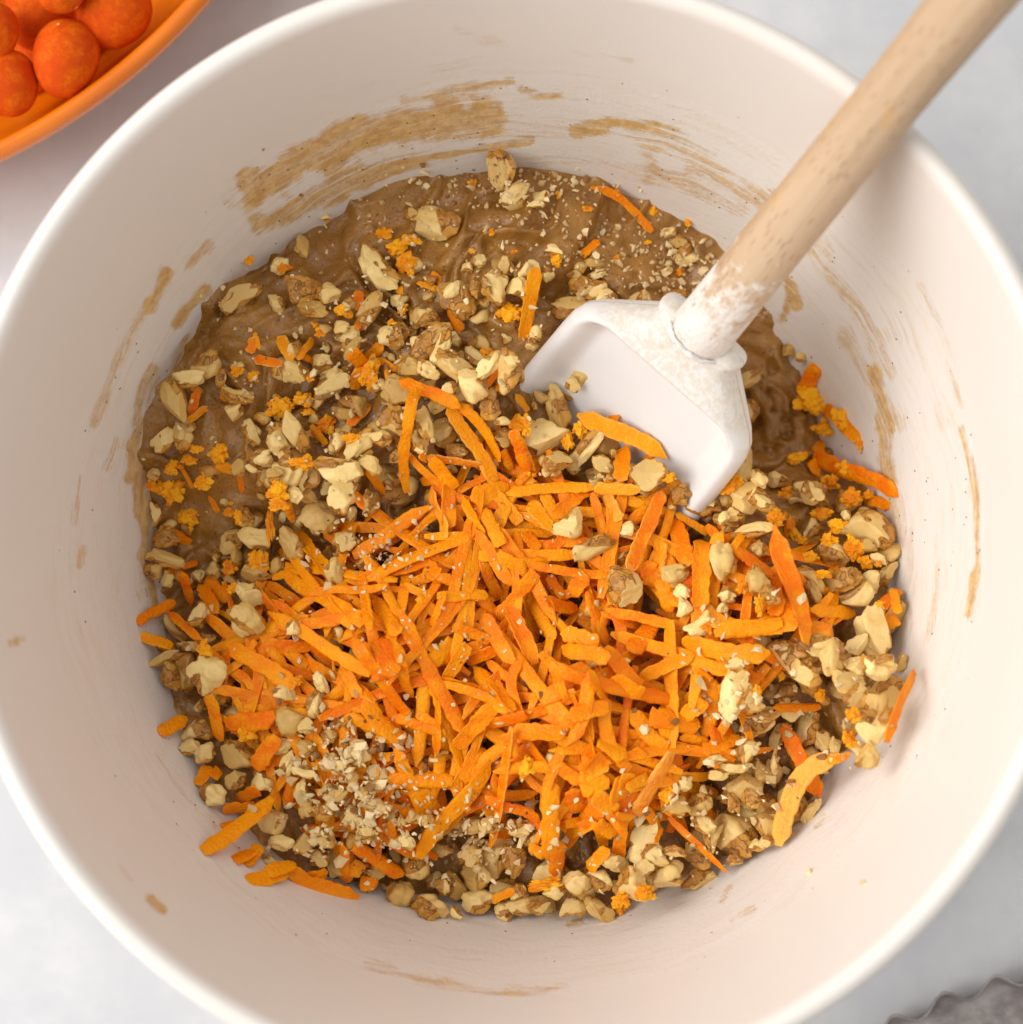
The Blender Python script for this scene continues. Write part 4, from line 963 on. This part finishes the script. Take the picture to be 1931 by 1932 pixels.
# ring of flour caked round the socket
V = []; 
for i in range(64):
    a = 2 * np.pi * i / 64
    for j in range(10):
        b = 2 * np.pi * j / 10
        rr = 0.42 * (1 + 1.1 * float(vnoise(np.array([math.cos(a) * 5 + 3, math.sin(a) * 5 + 3, j * 0.5]), 4)))
        V.append(((7.1 + rr * math.cos(b)) * math.cos(a) / 1000, (7.1 + rr * math.cos(b)) * math.sin(a) / 1000, (-0.2 + rr * math.sin(b)) / 1000))
V = np.array(V); F = grid_faces(65, 10, True) % len(V)
t = NT('caked_flour'); t.bump(t.noise(t.obj(), 900.0, 4, 0.7), 0.6, 0.0008); M['flour'] = t.out(Base_Color=(0.84, 0.80, 0.76, 1), Roughness=0.95)
tag(link('flour_ring', mesh_from('flour_ring', V, F, M['flour']), parent=sp), 'ring of caked white flour where handle meets blade')

# ------------------------------------------------------------------ orange dish with candy eggs
ez = 0.046
cx, cy = at(200, 175, ez)[:2]
tx, ty = 0.80, 0.60            # long axis in plan
nx, ny = 0.60, -0.80           # outward, towards the bowl
A_, B_ = 0.108, 0.076
ecx, ecy = cx - nx * B_, cy - ny * B_
dprof = np.array([(62, 4.5), (40, 4.6), (30, 6.5), (20, 14), (12, 26), (7.2, 36), (5.2, 42), (4.4, 44.6), (3.4, 45.8), (2.2, 46.1), (1.0, 45.6), (0.2, 44.2), (0.0, 42.4), (1.0, 39), (3.5, 32), (9, 20), (18, 8), (30, 1.5), (36, 0.3), (44, 0.4), (62, 1.2)]) / 1000
dc = curve(dprof, 90)
na = 200; aa = np.linspace(0, 2 * np.pi, na, endpoint=False)
V = []
for d_, z_ in dc:
    a_, b_ = A_ - d_, B_ - d_
    u_, v_ = a_ * np.cos(aa), b_ * np.sin(aa)
    V.append(np.stack([u_ * tx + v_ * nx, u_ * ty + v_ * ny, np.full(na, z_)], -1))
V = np.vstack(V)
F = grid_faces(len(dc), na, True).tolist() + [list(range(na)), [(len(dc) - 1) * na + k for k in range(na)][::-1]]
tag(link('candy_dish', mesh_from('candy_dish', V, F, M['dish']), (ecx, ecy, 0)), 'glossy orange oval dish holding candy eggs', 'dish')
# eggs: picture x, y, half width, half height, tilt on the picture, height of the centre
EGGS = [(124, 111, 63, 77, 12, .0425, 'orange speckled candy egg resting whole against the dish rim'),
        (213, 22, 70, 76, 40, .0400, 'reddish orange candy egg lodged in the dish curve beside the rim'),
        (112, -22, 52, 48, 0, .0520, 'orange candy egg lying on top of two others'),
        (72, 28, 66, 70, 20, .0330, 'deep red-orange candy egg sunk in shade between lighter eggs'),
        (-14, 60, 50, 58, 0, .0470, 'orange candy egg high up against the sunken dark egg'),
        (14, 158, 60, 66, -20, .0420, 'orange candy egg low beside the rim with a yellow cheek'),
        (150, 62, 58, 62, 0, .0160, 'candy egg at the bottom of the dish'), (60, 120, 58, 62, 30, .0160, 'candy egg at the bottom of the dish'),
        (0, 20, 58, 62, 60, .0160, 'candy egg at the bottom of the dish'), (150, -60, 58, 62, 60, .0160, 'candy egg at the bottom of the dish'), (-60, 150, 58, 62, 10, .0190, 'candy egg at the bottom of the dish')]
for (x, y, w, h, a, z, lb) in EGGS:
    p = at(x, y, z); k = (0.55 - z) / KPX
    D = ICO4.copy()
    egg = 1 + 0.20 * D[:, 1] - 0.04 * D[:, 1] ** 2
    v = np.stack([D[:, 0] * w * k / egg ** 0.6, D[:, 1] * h * k, D[:, 2] * w * k * 0.97 / egg ** 0.6], -1)
    v = v * (1 + 0.012 * fbm(D * 2 + x, 2, 3))[:, None]
    R_ = rot_euler(rg.normal(0, .15), rg.normal(0, .1), -math.radians(a + 180))
    tag(link('candy_egg', mesh_from('candy_egg', v @ R_.T, ICO4F, M['candy']), p), lb, 'candy egg', 'orange candy eggs in the dish')

# ------------------------------------------------------------------ dull grey tart tin, its fluted rim just in view
tn = bpy.data.objects.new('tart_tin', None); COL.objects.link(tn); tn.empty_display_size = 0.02
tag(tn, 'dull grey metal tart tin with a fluted wavy rim lying on the table', 'tin')
pc = at(1781, 1884, 0.008); RT = 0.130; inw = np.array([0.37, -0.93]); inw /= np.linalg.norm(inw)
tc = pc[:2] + inw * RT; tn.location = (tc[0], tc[1], 0)
NF = 60; a0 = math.atan2(-inw[1], -inw[0])
aa = np.linspace(0, 2 * np.pi, NF * 24, endpoint=False)
ph = NF * (aa - a0)
wav = np.cos(ph) + 0.10 * np.cos(2 * ph + 1.1)
rows = []
for out, dr, z_ in [(0.0, -5.0, 1.4), (0.25, -3.4, 1.6), (0.75, -2.6, 3.0), (0.95, -1.6, 6.0), (1.0, -1.2, 7.9), (1.0, -1.0, 8.25), (1.0, -0.6, 8.3), (1.0, -0.35, 8.0), (0.95, -0.8, 6.0), (0.75, -1.8, 3.0), (0.3, -2.8, 0.4), (0.0, -5.0, 0.3)]:
    r_ = RT + (dr + 1.9 * wav * out) / 1000
    rows.append(np.stack([r_ * np.cos(aa), r_ * np.sin(aa), np.full_like(aa, z_ / 1000) + (0.0001 * fbm(np.stack([np.cos(aa) * 60, np.sin(aa) * 60, aa * 0 + z_], -1), 2, 4))], -1))
link('fluted_rim', mesh_from('fluted_rim', np.vstack(rows), grid_faces(len(rows), len(aa), True), M['tin']), parent=tn)
rows = []
for k, r_ in enumerate(np.linspace(0.004, RT - 0.0049, 60)):
    z_ = 0.0013 + 0.0003 * fbm(np.stack([np.cos(aa) * r_ * 120, np.sin(aa) * r_ * 120, aa * 0], -1), 3, 6)
    rows.append(np.stack([r_ * np.cos(aa), r_ * np.sin(aa), z_], -1))
link('base', mesh_from('base', np.vstack(rows), grid_faces(len(rows), len(aa), True).tolist() + [list(range(len(aa)))], M['tin']), parent=tn)
